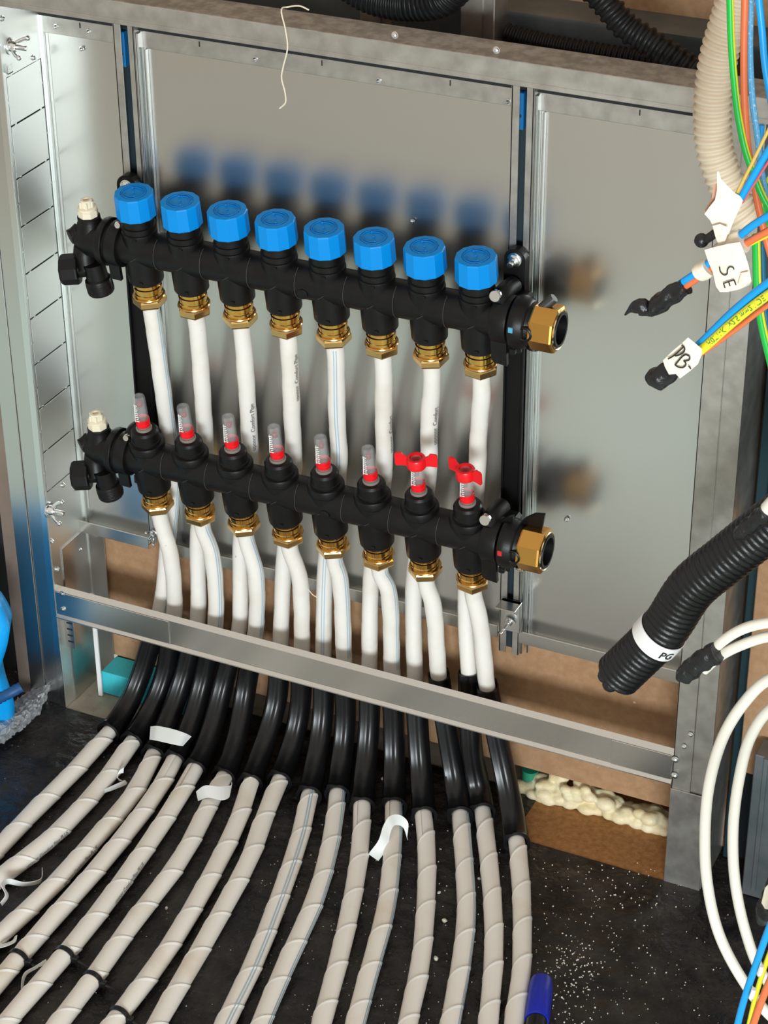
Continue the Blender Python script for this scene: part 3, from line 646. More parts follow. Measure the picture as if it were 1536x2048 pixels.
    wo.data.polygons.foreach_set('material_index', [1 if k % 4 < 2 else 0 for k in range(len(FF))])
    # bend guide
    def rg(s, th, L=arclen(gpath)[-1]):
        base = .0112 + 0 * th * s
        for c0, wd, hgt in ((1.9, .22, .0030), (1.35, .16, -.0010), (5.0, .30, .0022)):
            dth = (th - c0 + PI) % (2 * PI) - PI; base = base + hgt * np.exp(-(dth / wd) ** 2)
        flare = np.clip((s - L + .06) / .06, 0, 1) * .0016 + np.clip((s - L + .0025) / .001, 0, 1) * .0008
        return base + flare
    V, F = tube_vf(gpath, .0112, seg=48, rf=rg, inner=.0099)
    g = mk('bend_guide', V, F, M_['blackgloss'], None, True, auto=45)
    tag(g, 'curved black bend guide, %s' % ['leftmost under the bar', 'second from left, left of the flat white tape', 'third from left, left end under flat white tape', 'fourth from left, right end under flat white tape', 'fifth from left, just right of flat white tape',
        'sixth from left, above the creased white tape flag', 'seventh from the left', 'eighth from the left', 'eighth from the right', 'seventh from the right', 'sixth from the right', 'fifth from right, above the curled white tape', 'fourth from the right', 'third from the right', 'second from the right', 'rightmost, ending lowest beside the foam'][j], 'pipe guide', 'black bend guides')
def on_tube(pathp, k0, k1, camdir_off, w_, lift, name, mt, parent, r=RP):
    """thin ribbon on the tube, at angle camdir_off from the side facing the room"""
    Q = pathp[k0:k1]; T = np.gradient(Q, axis=0); T /= np.linalg.norm(T, axis=1)[:, None]
    V = []; F = []
    for q, t in zip(Q, T):
        n0 = np.array([.37, -.77, .51]); n0 = nrm(n0 - t * np.dot(n0, t)); b0 = np.cross(t, n0)
        for a_ in (camdir_off - w_ / 2, camdir_off + w_ / 2):
            V.append(q + (n0 * math.cos(a_) + b0 * math.sin(a_)) * (r + lift))
    for i in range(len(Q) - 1): F.append([2 * i, 2 * i + 1, 2 * i + 3, 2 * i + 2])
    return mk(name, V, F, mt, parent, True)
def both(j, k0, k1, off, w_=.10):
    mo, full, kt, ke = pipe_vert[j]
    o1 = on_tube(full, k0, k1, off, w_, .0013 if k0 > 20 else .0006, 'blue_stripe', M_['stripe'], mo)
    o2 = on_tube(full, k0, k1, off + .28, w_, .0013 if k0 > 20 else .0006, 'blue_stripe', M_['stripe'], mo)
for j, off in ((8, .05), (3, .75), (9, .8), (0, 1.0), (5, .95), (11, .9)):
    mo, full, kt, ke = pipe_vert[j]; both(j, 3, kt, -off)
for j, off in ((8, .35), (9, .95), (11, 1.0), (13, 1.05)):
    mo, full, kt, ke = pipe_vert[j]; both(j, ke, len(full) - 60, -off)
def pipe_text(j, txt, s0, off, size, side=1, r=RP, lift=.0007):
    off = -off
    mo, full, kt, ke = pipe_vert[j]; S = arclen(full); V, F = text_shape(txt, size, .00006)
    T, _, _ = frames(full); out = []
    for v in V:
        s = s0 - v[0] * side; q = np.array([np.interp(s, S, full[:, k]) for k in range(3)]); t = nrm([np.interp(s, S, T[:, k]) for k in range(3)])
        n0 = np.array([.37, -.77, .51]); n0 = nrm(n0 - t * np.dot(n0, t)); b0 = np.cross(t, n0)
        a_ = off + (v[1] * side) / r
        out.append(q + (n0 * math.cos(a_) + b0 * math.sin(a_)) * (r + lift))
    o = mk('printed_text', out, F, M_['print'], mo); return o
TS = 1
for j, txt, s0, off in ((4, 'uponor  Comfort Pipe', .150, .75), (6, 'uponor  Comfort Pipe', .08, 1.0), (12, 'uponor  Comfort', .10, .95), (10, 'uponor  Comfort', .12, 1.1)):
    pipe_text(j, txt, s0, off, .0062 if j != 12 else .0068)
for j in (1, 2, 4):
    mo, full, kt, ke = pipe_vert[j]; s0 = arclen(full)[ke]
    pipe_text(j, 'uponor Comfort Pipe PLUS', s0 + .22, 1.0, .0055, lift=.0013)
# ---------------------------------------------------------------- cable ties, tapes
def near(j, px, py):
    f = floor_path[j]; q = at(px, py, Z=.0092); k = int(np.argmin(np.linalg.norm(f - q, axis=1))); k = min(max(k, 1), len(f) - 2)
    return f[k], nrm(f[k + 1] - f[k - 1])
for j, px, py, lab in ((3, 40, 1920, 'black cable tie at the far lower left, around the fourth pipe'), (4, 132, 1912, 'black cable tie around the fifth pipe, highest of the ties'), (5, 190, 1962, 'black cable tie around the sixth pipe, right of a linked one'), (6, 236, 2034, 'black cable tie around the seventh pipe, at the bottom edge')):
    c, t = near(j, px, py)
    mb = MB().lathe([(.0100, -.0026), (.0108, -.0026), (.0108, .0026), (.0100, .0026), (.0100, -.0026)], c, t, 32, caps=False)
    u = nrm(np.cross(t, (0, 0, 1))); qq = c + u * .0115 * (1 if np.dot(u, RR) > 0 else -1)
    o = mb.build('cable_tie', M_['etape'], None, True, 30); tag(o, lab, 'cable tie', 'black cable ties')
    MB().box(qq - [.004, .003, .0035], qq + [.004, .003, .0035], .0008).tube(spline([qq, qq + u * (.012 if np.dot(u, RR) > 0 else -.012) + [0, 0, -.003], qq + u * (.020 if np.dot(u, RR) > 0 else -.020) + [0, 0, -.006]], .002), .0016, seg=6).build('tie_head', M_['etape'], o)
def ribbon(name, A, B, mt, th=.0004, n=3):
    """strip between two edge paths A, B (lists of points)"""
    A = spline(A, .002); m_ = len(A); sB = spline(B, .0005); sb = arclen(sB); t = np.linspace(0, sb[-1], m_)
    B = np.stack([np.interp(t, sb, sB[:, k]) for k in range(3)], 1)
    N_ = np.cross(np.gradient(A, axis=0), B - A); N_ /= np.linalg.norm(N_, axis=1)[:, None] + 1e-12
    V = []; F = []
    for i in range(m_): V += [A[i], B[i], B[i] + N_[i] * th, A[i] + N_[i] * th]
    for i in range(m_ - 1):
        for k in range(4): F.append([4 * i + k, 4 * i + (k + 1) % 4, 4 * i + 4 + (k + 1) % 4, 4 * i + 4 + k])
    F += [[0, 1, 2, 3], [4 * m_ - 4, 4 * m_ - 1, 4 * m_ - 2, 4 * m_ - 3]]
    return mk(name, V, F, mt, None, True, auto=40)
def zpts(l): return [at(x, y, Z=z) for x, y, z in l]
o = ribbon('tape_strip', zpts([(301, 1453, .040), (315, 1452, .047), (345, 1458, .048), (372, 1467, .044), (383, 1473, .038)]), zpts([(299, 1479, .034), (313, 1481, .041), (340, 1487, .042), (358, 1491, .038), (366, 1492, .032)]), M_['tape'])
tag(o, 'flat piece of white tape lying across the third and fourth black guides', 'tape')
o = ribbon('tape_strip', zpts([(392, 1583, .014), (410, 1571, .026), (440, 1573, .028), (463, 1570, .024), (464, 1563, .020)]), zpts([(396, 1602, .012), (416, 1595, .022), (445, 1600, .024), (457, 1596, .022), (461, 1585, .018)]), M_['tape'])
tag(o, 'creased white tape flag wrapped on the sixth pipe below its guide', 'tape')
o = ribbon('tape_strip', zpts([(814, 1672, .012), (816, 1645, .022), (800, 1630, .031), (780, 1632, .033), (767, 1650, .030), (757, 1680, .022), (737, 1708, .008)]), zpts([(815, 1680, .010), (806, 1655, .018), (793, 1650, .024), (785, 1655, .026), (780, 1668, .022), (775, 1695, .014), (757, 1722, .006)]), M_['tape'])
tag(o, 'curled white tape end looping over the twelfth pipe', 'tape')
o = ribbon('tape_strip', zpts([(248, 1535, .020), (238, 1542, .016), (234, 1555, .010), (255, 1566, .006), (232, 1578, .006), (203, 1588, .008)]), zpts([(247, 1546, .016), (236, 1549, .012), (238, 1562, .006), (250, 1560, .010), (228, 1570, .011), (204, 1581, .012)]), M_['tape'])
tag(o, 'thin looped white tape tail between the second and third pipes', 'tape')
o = ribbon('tape_strip', zpts([(84, 1735, .014), (82, 1756, .012), (50, 1764, .014), (16, 1757, .020), (2, 1770, .024), (10, 1790, .018), (0, 1805, .012)]), zpts([(84, 1748, .008), (80, 1765, .006), (48, 1772, .006), (14, 1768, .014), (9, 1775, .017), (17, 1792, .012), (4, 1812, .006)]), M_['tape'])
tag(o, 'long white tape tail by the left edge beside the second pipe', 'tape')
o = ribbon('tape_strip', zpts([(34, 1870, .012), (30, 1884, .014), (10, 1893, .016), (0, 1895, .016)]), zpts([(30, 1872, .008), (24, 1881, .010), (8, 1887, .012), (0, 1888, .012)]), M_['tape'])
tag(o, 'small white tape tail at the left edge above the lowest left tie', 'tape')
o = ribbon('tape_strip', zpts([(92, 1918, .012), (70, 1932, .010), (48, 1946, .010), (42, 1975, .006), (46, 2000, .003)]), zpts([(94, 1926, .008), (72, 1938, .007), (53, 1950, .006), (46, 1976, .003), (49, 2000, .001)]), M_['tape'])
tag(o, 'narrow white tape tail between the fourth and fifth pipes', 'tape')
# ---------------------------------------------------------------- foam, teal board, bits behind
fo = MB(); 
prof = [(1050, 1600), (1062, 1612), (1075, 1600), (1090, 1592), (1105, 1598), (1118, 1590), (1135, 1598), (1150, 1605), (1165, 1615), (1180, 1625), (1198, 1625), (1215, 1632), (1230, 1640), (1245, 1650), (1262, 1655), (1278, 1668), (1295, 1660), (1312, 1672), (1328, 1685), (1335, 1660), (1250, 1625), (1210, 1605), (1160, 1588), (1120, 1572), (1290, 1640), (1320, 1650), (1085, 1575), (1225, 1612), (1180, 1600), (1270, 1635), (1305, 1640)]
for x, y in prof:
    for k in range(6):
        p = at(x + rng.uniform(-12, 12), y + rng.uniform(-9, 9), Y=rng.uniform(-.004, .012)); p[2] = max(p[2], .004); fo.sph(p, rng.uniform(.0040, .0088), 6, (1.3, 1, .85))
for x, y in prof:
    for k in range(3): fo.sph(at(x + rng.uniform(-12, 12), y - 16 + rng.uniform(-6, 6), Y=rng.uniform(.010, .02)), rng.uniform(.005, .008), 6, (1.3, 1, .9))
o = fo.build('expanding_foam', M_['foam'], None, True)
md = o.modifiers.new('merge', 'REMESH'); md.mode = 'VOXEL'; md.voxel_size = .0014; md.use_smooth_shade = True
sm = o.modifiers.new('soften', 'SMOOTH'); sm.iterations = 3; sm.factor = .5
tag(o, 'lumpy cream expanding foam along the bottom right gap under the brown board', 'foam')
o = MB().lathe([(.009, 0), (.009, .05)], at(1060, 1580, Y=.016) + [0, 0, -.022], (0, 0, 1), 20).build('green_pipe_piece', M_['green'], None, True); tag(o, 'green plastic piece behind the foam at its left end', 'plastic piece')
o = MB().sph(at(1084, 1572, Y=.012), .008, 10, (1, .7, .8)).build('white_lump', M_['labelw'], None, True); tag(o, 'white lump behind the foam next to the green piece', 'lump')
o = MB().sph(at(1150, 1592, Y=.008), .009, 10, (1.2, .6, .9)).build('film_scrap', mat('pale_blue_film', (.45, .62, .68), .3), None, True); tag(o, 'pale blue film scrap behind the middle of the foam', 'scrap')
wsx = at(197, 1330, Y=-.034)[0]; p2 = at(300, 1345, Y=.03)
o = MB().box((-.104, -.030, .0005), (.02, .0035, .0295), .001).build('insulation_board', M_['teal']); tag(o, 'turquoise insulation board behind the lower left opening', 'insulation')
o = MB().box((wsx - .0026, -.036, .0), (wsx + .0026, -.033, .135), .0006).build('white_edge_strip', M_['labelw']); tag(o, 'narrow white vertical strip left of the turquoise board', 'strip')
# ---------------------------------------------------------------- blue bag, film
p0 = at(-60, 1420, Y=-.15)
V = []; F = []
nv, nu = 26, 26
top = at(10, 1192, Y=-.155); base = at(10, 1430, Y=-.155)
zt2 = top[2] - .014; xr = top[0]
mb = MB()
for a_ in range(nv + 1):
    t = a_ / nv; z = .012 + (zt2 - .012) * t
    bulge = 1 + .06 * math.sin(t * 9) - .18 * max(0, t - .85) / .15
    for b_ in range(nu):
        th = 2 * PI * b_ / nu; wv = 1 + .06 * math.sin(3 * th + 5 * t) + .04 * math.sin(7 * th - 4 * t)
        edge = np.interp(t, [0, .15, .3, .55, .75, 1], [.010, .004, -.001, -.004, .0, .002])
        V.append((xr + edge - .072 - .035 * (1 - t) ** 2 + .070 * math.cos(th) * bulge * wv, -.150 + .030 * math.sin(th) * bulge * wv, z))
for a_ in range(nv):
    for b_ in range(nu): F.append([a_ * nu + b_, a_ * nu + (b_ + 1) % nu, (a_ + 1) * nu + (b_ + 1) % nu, (a_ + 1) * nu + b_])
F.append(list(range(nu))[::-1]); F.append([nv * nu + k for k in range(nu)])
bag = mk('blue_bag', V, F, M_['bluebag'], None, True)
tag(bag, 'bright blue plastic bag at the left edge on the floor', 'bag')
bp = spline([at(-30, 1412, Y=-.212), at(0, 1396, Y=-.212), at(22, 1385, Y=-.208), at(42, 1374, Y=-.200)], .003)
MB().tube(bp, .0055, seg=12, rf=lambda s, th: .0055 * (1 + .12 * np.sin(s * 900 + 2 * th))).build('drawstring_hem', M_['navy'], bag, True)
gx, gy = 34, 22; V = []; F = []
c00 = at(-20, 1500, Z=.002); c10 = at(100, 1368, Z=.010)
for a_ in range(gx + 1):
    for b_ in range(gy + 1):
        u = a_ / gx; v = b_ / gy
        top_ = np.interp(u, [0, .5, 1], [1432, 1395, 1352]); bot_ = np.interp(u, [0, .4, .8, 1], [1500, 1470, 1425, 1372])
        px = -20 + 122 * u; py = top_ + (bot_ - top_) * v
        z = .010 + .022 * math.sin(PI * v) * (1 - .4 * u)
        p = at(px, py, Z=z) + rng.uniform(-.0022, .0022, 3); V.append(p)
for a_ in range(gx):
    for b_ in range(gy): q = a_ * (gy + 1) + b_; F.append([q, q + gy + 1, q + gy + 2, q + 1])
o = mk('clear_plastic_film', V, F, M_['clearfilm']); sd = o.modifiers.new('thick', 'SOLIDIFY'); sd.thickness = .0004
tag(o, 'crumpled clear plastic film spilling from the blue bag on the black floor', 'plastic film')
# ---------------------------------------------------------------- marker
pa = at(1066, 2100, Z=.0125); pb = at(1084, 1958, Z=.0125); d = nrm(pb - pa); L_ = np.linalg.norm(pb - pa)
mk_ = MB().lathe([(.009, -.05), (.0098, -.045), (.0098, L_ - .045), (.009, L_ - .044)], pa, d, 28).build('marker_pen', M_['blackgloss'], None, True, 30)
tag(mk_, 'black marker pen with a dark blue cap on the floor at bottom', 'marker')
MB().lathe([(.0108, L_ - .055), (.0115, L_ - .053), (.0112, L_ - .012), (.0100, L_ - .003), (.0072, L_), (.0, L_)], pa, d, 28).build('cap', M_['markcap'], mk_, True, 30)
# ---------------------------------------------------------------- conduits behind the beam
def corr(r, pitch, amp, mode=0):
    return lambda s, th: r * (1 + amp * np.clip(np.sin(2 * PI * s / pitch) * 1.6, -1, 1))
def conduit(name, pts, r, pitch, amp, mt, lab, cat='conduit', seg=28, step=None):
    pth = spline(pts, step or pitch / 8); V, F = tube_vf(pth, r, seg=seg, rf=corr(r, pitch, amp)); o = mk(name, V, F, mt, None, True, auto=60); tag(o, lab, cat); return o, pth
conduit('corrugated_hose', pxs([(660, -60), (740, -10), (820, 5), (885, -5), (940, -60)], Y=.008), .0155, .0046, .07, M_['blackcon'], 'black corrugated hose bulging into view at the top centre', 'hose')
conduit('corrugated_hose', pxs([(1160, -50), (1206, 0), (1251, 52), (1304, 87), (1366, 129), (1430, 165)], Y=.012), .0115, .0078, .10, M_['blackcon'], 'thick black corrugated hose sloping down behind the beam at top right', 'hose')
conduit('corrugated_hose', pxs([(1012, 66), (1060, 80), (1105, 90), (1209, 108), (1310, 125), (1400, 140)], Y=.045), .0085, .0052, .10, M_['blackcon'], 'thinner black corrugated hose lying low behind the beam', 'hose')
# beige conduit in front of the right post
conduit('beige_conduit', pxs([(1490, -70), (1462, 30), (1436, 120), (1425, 220), (1430, 300), (1452, 365), (1478, 420), (1500, 450)], Y=-.16), .0140, .0062, .07, M_['beigecon'], 'beige corrugated conduit hanging in front of the right post')
# thread
thp = pxs([(618, 20), (600, 12), (575, 14)], Y=-.068) + pxs([(563, 18), (571, 60), (575, 95), (566, 135), (563, 155), (570, 185), (571, 205), (559, 217)], Y=-.076)
o = MB().tube(spline(thp, .002), .0007, seg=6).build('loose_thread', M_['thread'], None, True); tag(o, 'loose cream thread hanging over the top beam', 'thread')
o = MB().tube(spline(pxs([(616, 1178), (626, 1190), (637, 1196)], Y=-.055), .002), .0005, seg=6).build('tape_thread', M_['thread'], None, True); tag(o, 'tiny pale thread between the fourth and fifth pipe pairs below the lower manifold', 'thread')
# ---------------------------------------------------------------- big black conduit, white cables
o, cp_ = conduit('taped_conduit', pxs([(1236, 1350), (1262, 1325), (1328, 1258), (1384, 1175), (1453, 1118), (1516, 1068), (1600, 1005), (1680, 960)], Y=-.20), .0205, .0058, .022, mat('black_taped_conduit', (.006, .006, .0065), .36, bump=.5, bscale=120), 'thick black taped conduit reaching in from the right, with a white label')
rag = MB()
for k in range(9): 
    t = k / 9 * 2 * PI; rag.sph(cp_[1] + np.array([.012 * math.cos(t), .004 * rng.uniform(-1, 1), .012 * math.sin(t)]), rng.uniform(.005, .008), 6)
rag.build('taped_end', M_['etape'], o, True)
Sc = arclen(cp_); kk = int(np.argmin(np.linalg.norm(cp_ - at(1316, 1270, Y=-.20), axis=1)))
seg_ = cp_[kk - 10:kk + 12]
V, F = tube_vf(seg_, .0222, seg=40, inner=.0214); lb = mk('paper_label', V, F, M_['labelw'], None, True, auto=40); tag(lb, 'white label reading PG wrapped around the thick black conduit', 'label')
def curved_text(path, k, r, txt, size, off, name, mt, parent, along=(0, 0), flip=1, bold=.0002):
    V, F = text_shape(txt, size, bold); t = nrm(path[k + 1] - path[k - 1]); n0 = nrm(-RF - t * np.dot(-RF, t)); b0 = np.cross(t, n0); out = []
    for v in V:
        a_ = off + flip * (v[0] + along[0]) / r
        out.append(path[k] + t * flip * (v[1] + along[1]) + (n0 * math.cos(a_) + b0 * math.sin(a_)) * r)
    return mk(name, out, F, mt, parent)
curved_text(cp_, kk, .0226, 'PG', .011, .40, 'handwriting', M_['ink'], lb, (0, -.004), 1)
def wire(name, lst, Y, r, mt, lab, cat='wire', group=None, seg=12):
    pts = [at(q[0], q[1], Y=(q[2] if len(q) > 2 else Y)) for q in lst]
    V, F = tube_vf(spline(pts, .004), r, seg=seg); o = mk(name, V, F, mt, None, True, auto=60); tag(o, lab, cat, group); return o
wire('white_cable', [(1640, 1330), (1536, 1360), (1488, 1406), (1447, 1472), (1419, 1566), (1410, 1664), (1415, 1769), (1440, 1873), (1488, 1964), (1536, 2027), (1600, 2080)], -.28, .0048, M_['wwhite'], 'outer of the two white cables arcing down the right edge', 'cable')
wire('white_cable', [(1640, 1380), (1545, 1415), (1502, 1472), (1478, 1559), (1466, 1664), (1471, 1769), (1492, 1866), (1520, 1940), (1570, 2010)], -.25, .0048, M_['wwhite'], 'inner of the two white cables arcing down the right edge', 'cable')
w1 = wire('white_cable', [(1405, 1335), (1429, 1297), (1481, 1260), (1540, 1245), (1620, 1245)], -.30, .0043, M_['wwhite'], 'upper of the short white cables ending in black tape at right', 'cable')
w2 = wire('white_cable', [(1408, 1340), (1440, 1312), (1488, 1288), (1540, 1273), (1620, 1272)], -.30, .0043, M_['wwhite'], 'lower of the short white cables ending in black tape at right', 'cable')
def sleeve(name, pts, prof, mt, lab, Y, parent=None, cat='tape', flat=1.):
    P3 = spline([at(x, y, Y=Y) for x, y in pts], .002); S = arclen(P3); L = S[-1]
    V, F = tube_vf(P3, .005, seg=16, rf=lambda s, th: np.interp(s / L, [q[0] for q in prof], [q[1] for q in prof]) * (1 + .10 * np.sin(s * 500 + 2 * th) + .06 * np.sin(3 * th + s * 240)))
    o = mk(name, V, F, mt, parent, True, auto=50)
    if parent is None: tag(o, lab, cat)
    return o
sleeve('black_tape_wrap', [(1357, 1358), (1375, 1345), (1400, 1325), (1436, 1303)], [(0, .003), (.12, .0075), (.5, .0085), (1, .0085)], M_['etape'], 'black tape binding the ends of the two short white cables', -.305)
w3 = wire('white_cable', [(1522, 1032), (1560, 990), (1620, 930)], -.235, .006, M_['wwhite'], 'white cable end lying on the thick black conduit at the right edge', 'cable')
sleeve('black_tape_wrap', [(1472, 1075), (1490, 1058), (1510, 1044), (1534, 1022)], [(0, .003), (.15, .006), (1, .0075)], M_['etape'], 'black tape on the white cable end beside the thick conduit', -.236)
# ---------------------------------------------------------------- hanging wires top right
def gy(name, lst, Y, r, lab, off, group=None):
    """green wire with a yellow stripe"""
    pts = spline([at(q[0], q[1], Y=(q[2] if len(q) > 2 else Y)) for q in lst], .004)
    V, F = tube_vf(pts, r, seg=14); o = mk(name, V, F, M_['wgreen'], None, True); tag(o, lab, 'wire', group)
    V = []; F = []; T, _, _ = frames(pts); n = 6
    for q, t in zip(pts, T):
        n0 = nrm(-RF - t * np.dot(-RF, t)); b0 = np.cross(t, n0)
        for k in range(n):
            a_ = off + (k / (n - 1) - .5) * 1.5; V.append(q + (n0 * math.cos(a_) + b0 * math.sin(a_)) * (r * 1.04))
    for i in range(len(pts) - 1):
        for k in range(n - 1): F.append([i * n + k, i * n + k + 1, (i + 1) * n + k + 1, (i + 1) * n + k])
    s_ = mk('yellow_stripe', V, F, M_['wyellow'], o, True); return o
YW = -.42
gy('earth_wire', [(1457, -60), (1460, 0), (1462, 70), (1467, 147), (1476, 227), (1490, 297), (1508, 350), (1530, 402), (1575, 470)], YW, .0023, 'green and yellow wire hanging from the top, left of the orange one', 1.1 * -1)
wire('orange_wire', [(1490, -60), (1490, 0), (1488, 87), (1489, 209), (1496, 297), (1508, 366), (1522, 436), (1545, 520), (1580, 600)], YW + .01, .0024, M_['worange'], 'orange wire hanging from the top between green and clear blue wires')
wire('clear_blue_wire', [(1502, -60), (1502, 0), (1500, 105), (1506, 209), (1515, 272), (1524, 350), (1545, 430)], YW + .02, .0021, M_['wblue2'], 'clear sheathed pale blue wire hanging right of the orange wire')
wire('blue_wire', [(1515, -60), (1518, 0), (1524, 60), (1530, 130), (1545, 220)], YW, .0023, M_['wblue'], 'bright blue wire at the top right corner')
wire('blue_wire', [(1523, 250, YW + .05), (1520, 300, YW + .05), (1526, 350, YW + .05), (1545, 420, YW + .05)], YW, .0021, M_['wblue'], 'short bit of blue wire behind the torn label bundle')
gy('earth_wire', [(1560, 330), (1535, 370), (1526, 410), (1528, 440), (1550, 480)], YW + .04, .0026, 'green and yellow wire at the right edge, mid height of the torn label', 1.0)
gy('earth_wire', [(1512, 470), (1513, 520), (1515, 580), (1522, 640), (1545, 740)], YW + .03, .0028, 'green and yellow wire running down behind the SE bundle', 1.0 * -1)
wire('teal_wire', [(1524, 470), (1526, 540), (1530, 620), (1545, 720)], YW + .035, .0022, mat('teal_insulation', (.003, .10, .18), .35), 'dark teal wire beside the green one at the right edge')
# bundle with the torn label
YB = -.50
wire('gold_wire', [(1600, 140), (1536, 262), (1505, 325), (1473, 388)], YB, .0011, M_['wgold'], 'thin gold wire running down into the torn label')
wire('blue_wire', [(1620, 175), (1536, 302), (1508, 350), (1478, 402)], YB, .0022, M_['wblue'], 'blue wire running down into the torn label')
wire('pink_wire', [(1620, 200), (1540, 318), (1512, 362), (1484, 405)], YB + .006, .0009, mat('pink_insulation', (.55, .12, .14), .4), 'thin pinkish wire beside the blue one into the torn label')
def plate(name, outline, Y, th, mt, lab=None, cat='label', parent=None, tilt=0.):
    """paper shape; outline px, paper with real thickness, gently tilted in depth"""
    x0 = np.mean([q[0] for q in outline]); y0 = np.mean([q[1] for q in outline])
    pts = [at(x, y, Y=Y + tilt * ((x - x0) + (y - y0) * .6) / 1000) for x, y in outline]
    n = nrm(np.cross(pts[1] - pts[0], pts[2] - pts[0])); n = n if np.dot(n, RF) > 0 else -n
    mb = MB(); c = np.mean(pts, axis=0); m_ = len(pts)
    V = list(pts) + [c - RF * .0015] + [p_ + RF * th for p_ in pts] + [c - RF * .0015 + RF * th]
    F = [[i, (i + 1) % m_, m_] for i in range(m_)] + [[m_ + 1 + (i + 1) % m_, m_ + 1 + i, 2 * m_ + 1] for i in range(m_)] + [[i, m_ + 1 + i, m_ + 1 + (i + 1) % m_, (i + 1) % m_] for i in range(m_)]
    o = mk(name, V, F, mt, parent)
    if lab: tag(o, lab, cat)
    return o
tl = plate('torn_label', [(1434, 343), (1438, 343), (1442, 358), (1455, 372), (1468, 385), (1480, 392), (1486, 401), (1478, 420), (1468, 440), (1460, 462), (1452, 484), (1450, 492), (1438, 494), (1433, 478), (1428, 464), (1426, 452), (1420, 440), (1409, 428), (1418, 415), (1430, 400), (1434, 380)], YB - .004, .0006, M_['label'], 'torn cream tape label with jagged tip, above the SE label', tilt=.08)
plate('folded_flap', [(1425, 452), (1440, 448), (1456, 455), (1454, 472), (1449, 486), (1438, 492), (1431, 474)], YB - .007, .0005, M_['label'], parent=tl)
plate('adhesive_edge', [(1427, 370), (1434, 366), (1433, 396), (1424, 410), (1412, 427), (1408, 424), (1420, 402), (1426, 388)], YB - .001, .0005, mat('pinkish_adhesive', (.62, .33, .22), .6), parent=tl)
o = MB().tube(spline(pxs([(1431, 466), (1420, 474), (1410, 480), (1400, 484)], Y=YB), .001), .0028, seg=10).sph(at(1403, 481, Y=YB), .0046, 8).sph(at(1400, 474, Y=YB), .0019, 6).tube(spline(pxs([(1400, 484), (1397, 476), (1399, 471)], Y=YB), .001), .0014, seg=8).build('taped_wire_end', M_['etape'], None, True)
tag(o, 'small black taped wire end left of the torn label', 'tape')
# SE bundle
YS = -.50
wire('blue_wire', [(1640, 365), (1536, 432), (1500, 455), (1440, 508), (1394, 545), (1360, 568)], YS, .0024, M_['wblue'], 'blue wire through the SE label')
wire('orange_wire', [(1640, 400), (1536, 462), (1500, 482), (1440, 525), (1400, 553), (1368, 574)], YS, .0023, M_['worange'], 'orange wire through the SE label')
wire('yellow_wire', [(1640, 415), (1536, 472), (1500, 490), (1440, 530)], YS + .006, .0010, M_['wyellow'], 'thin yellow wire edge under the orange one at the SE label')
sl = sleeve('label_sleeve', [(1396, 548), (1418, 534)], [(0, .0056), (1, .0060)], M_['label'], '', YS, None); tag(sl, 'cream paper tape sleeve left of the SE label', 'label')
s2 = sleeve('label_sleeve', [(1440, 512), (1468, 492), (1488, 480)], [(0, .0075), (.5, .007), (1, .0072)], M_['label'], '', YS, None); tag(s2, 'cream paper tape sleeve above the SE label', 'label')
se = plate('paper_label', [(1409, 500), (1430, 494), (1455, 488), (1480, 484), (1487, 500), (1497, 530), (1503, 562), (1500, 570), (1478, 579), (1455, 584), (1440, 584), (1432, 573), (1426, 545), (1416, 522)], YS - .012, .0006, M_['label'], 'cream paper label handwritten SE, hanging from blue and orange wires')
plate('folded_corner', [(1482, 546), (1497, 543), (1500, 565), (1479, 572), (1476, 568)], YS - .0145, .0005, M_['label'], parent=se)
def px_text(txt, strokes, Y, r, parent):
    mb = MB()
    for st in strokes: mb.tube(spline([at(x, y, Y=Y) for x, y in st], .0006), r, seg=6)
    return mb.build('handwriting', M_['ink'], parent, True)
px_text('SE', [[(1439, 534), (1441, 544), (1448, 550), (1454, 548), (1455, 540), (1459, 534), (1466, 535), (1468, 539)],
               [(1447, 567), (1450, 576)], [(1447, 567), (1458, 563), (1468, 560)], [(1468, 560), (1472, 570)], [(1457, 563), (1460, 572)]], YS - .0142, .00042, se)
sleeve('black_tape_wrap', [(1250, 630), (1262, 618), (1280, 612), (1300, 620), (1330, 598), (1372, 573)], [(0, .0006), (.1, .0015), (.18, .0045), (.30, .0058), (.38, .0036), (.45, .0058), (.7, .0062), (1, .0056)], M_['etape'], 'crumpled black tape tail at the end of the SE wires', YS)
# PB bundle
YP = -.52
wire('blue_wire', [(1640, 500), (1536, 566), (1470, 620), (1398, 690), (1370, 715)], YP, .0027, M_['wblue'], 'blue wire running to the PB label')
yo = wire('yellow_green_wire', [(1640, 530), (1536, 590), (1470, 641), (1410, 694), (1380, 718)], YP - .003, .0030, M_['wyellow'], 'yellow printed wire running to the PB label')
wire('orange_wire', [(1640, 550), (1536, 610), (1480, 652), (1430, 688), (1390, 715)], YP + .004, .0018, M_['worange'], 'orange wire under the yellow one at the PB label')
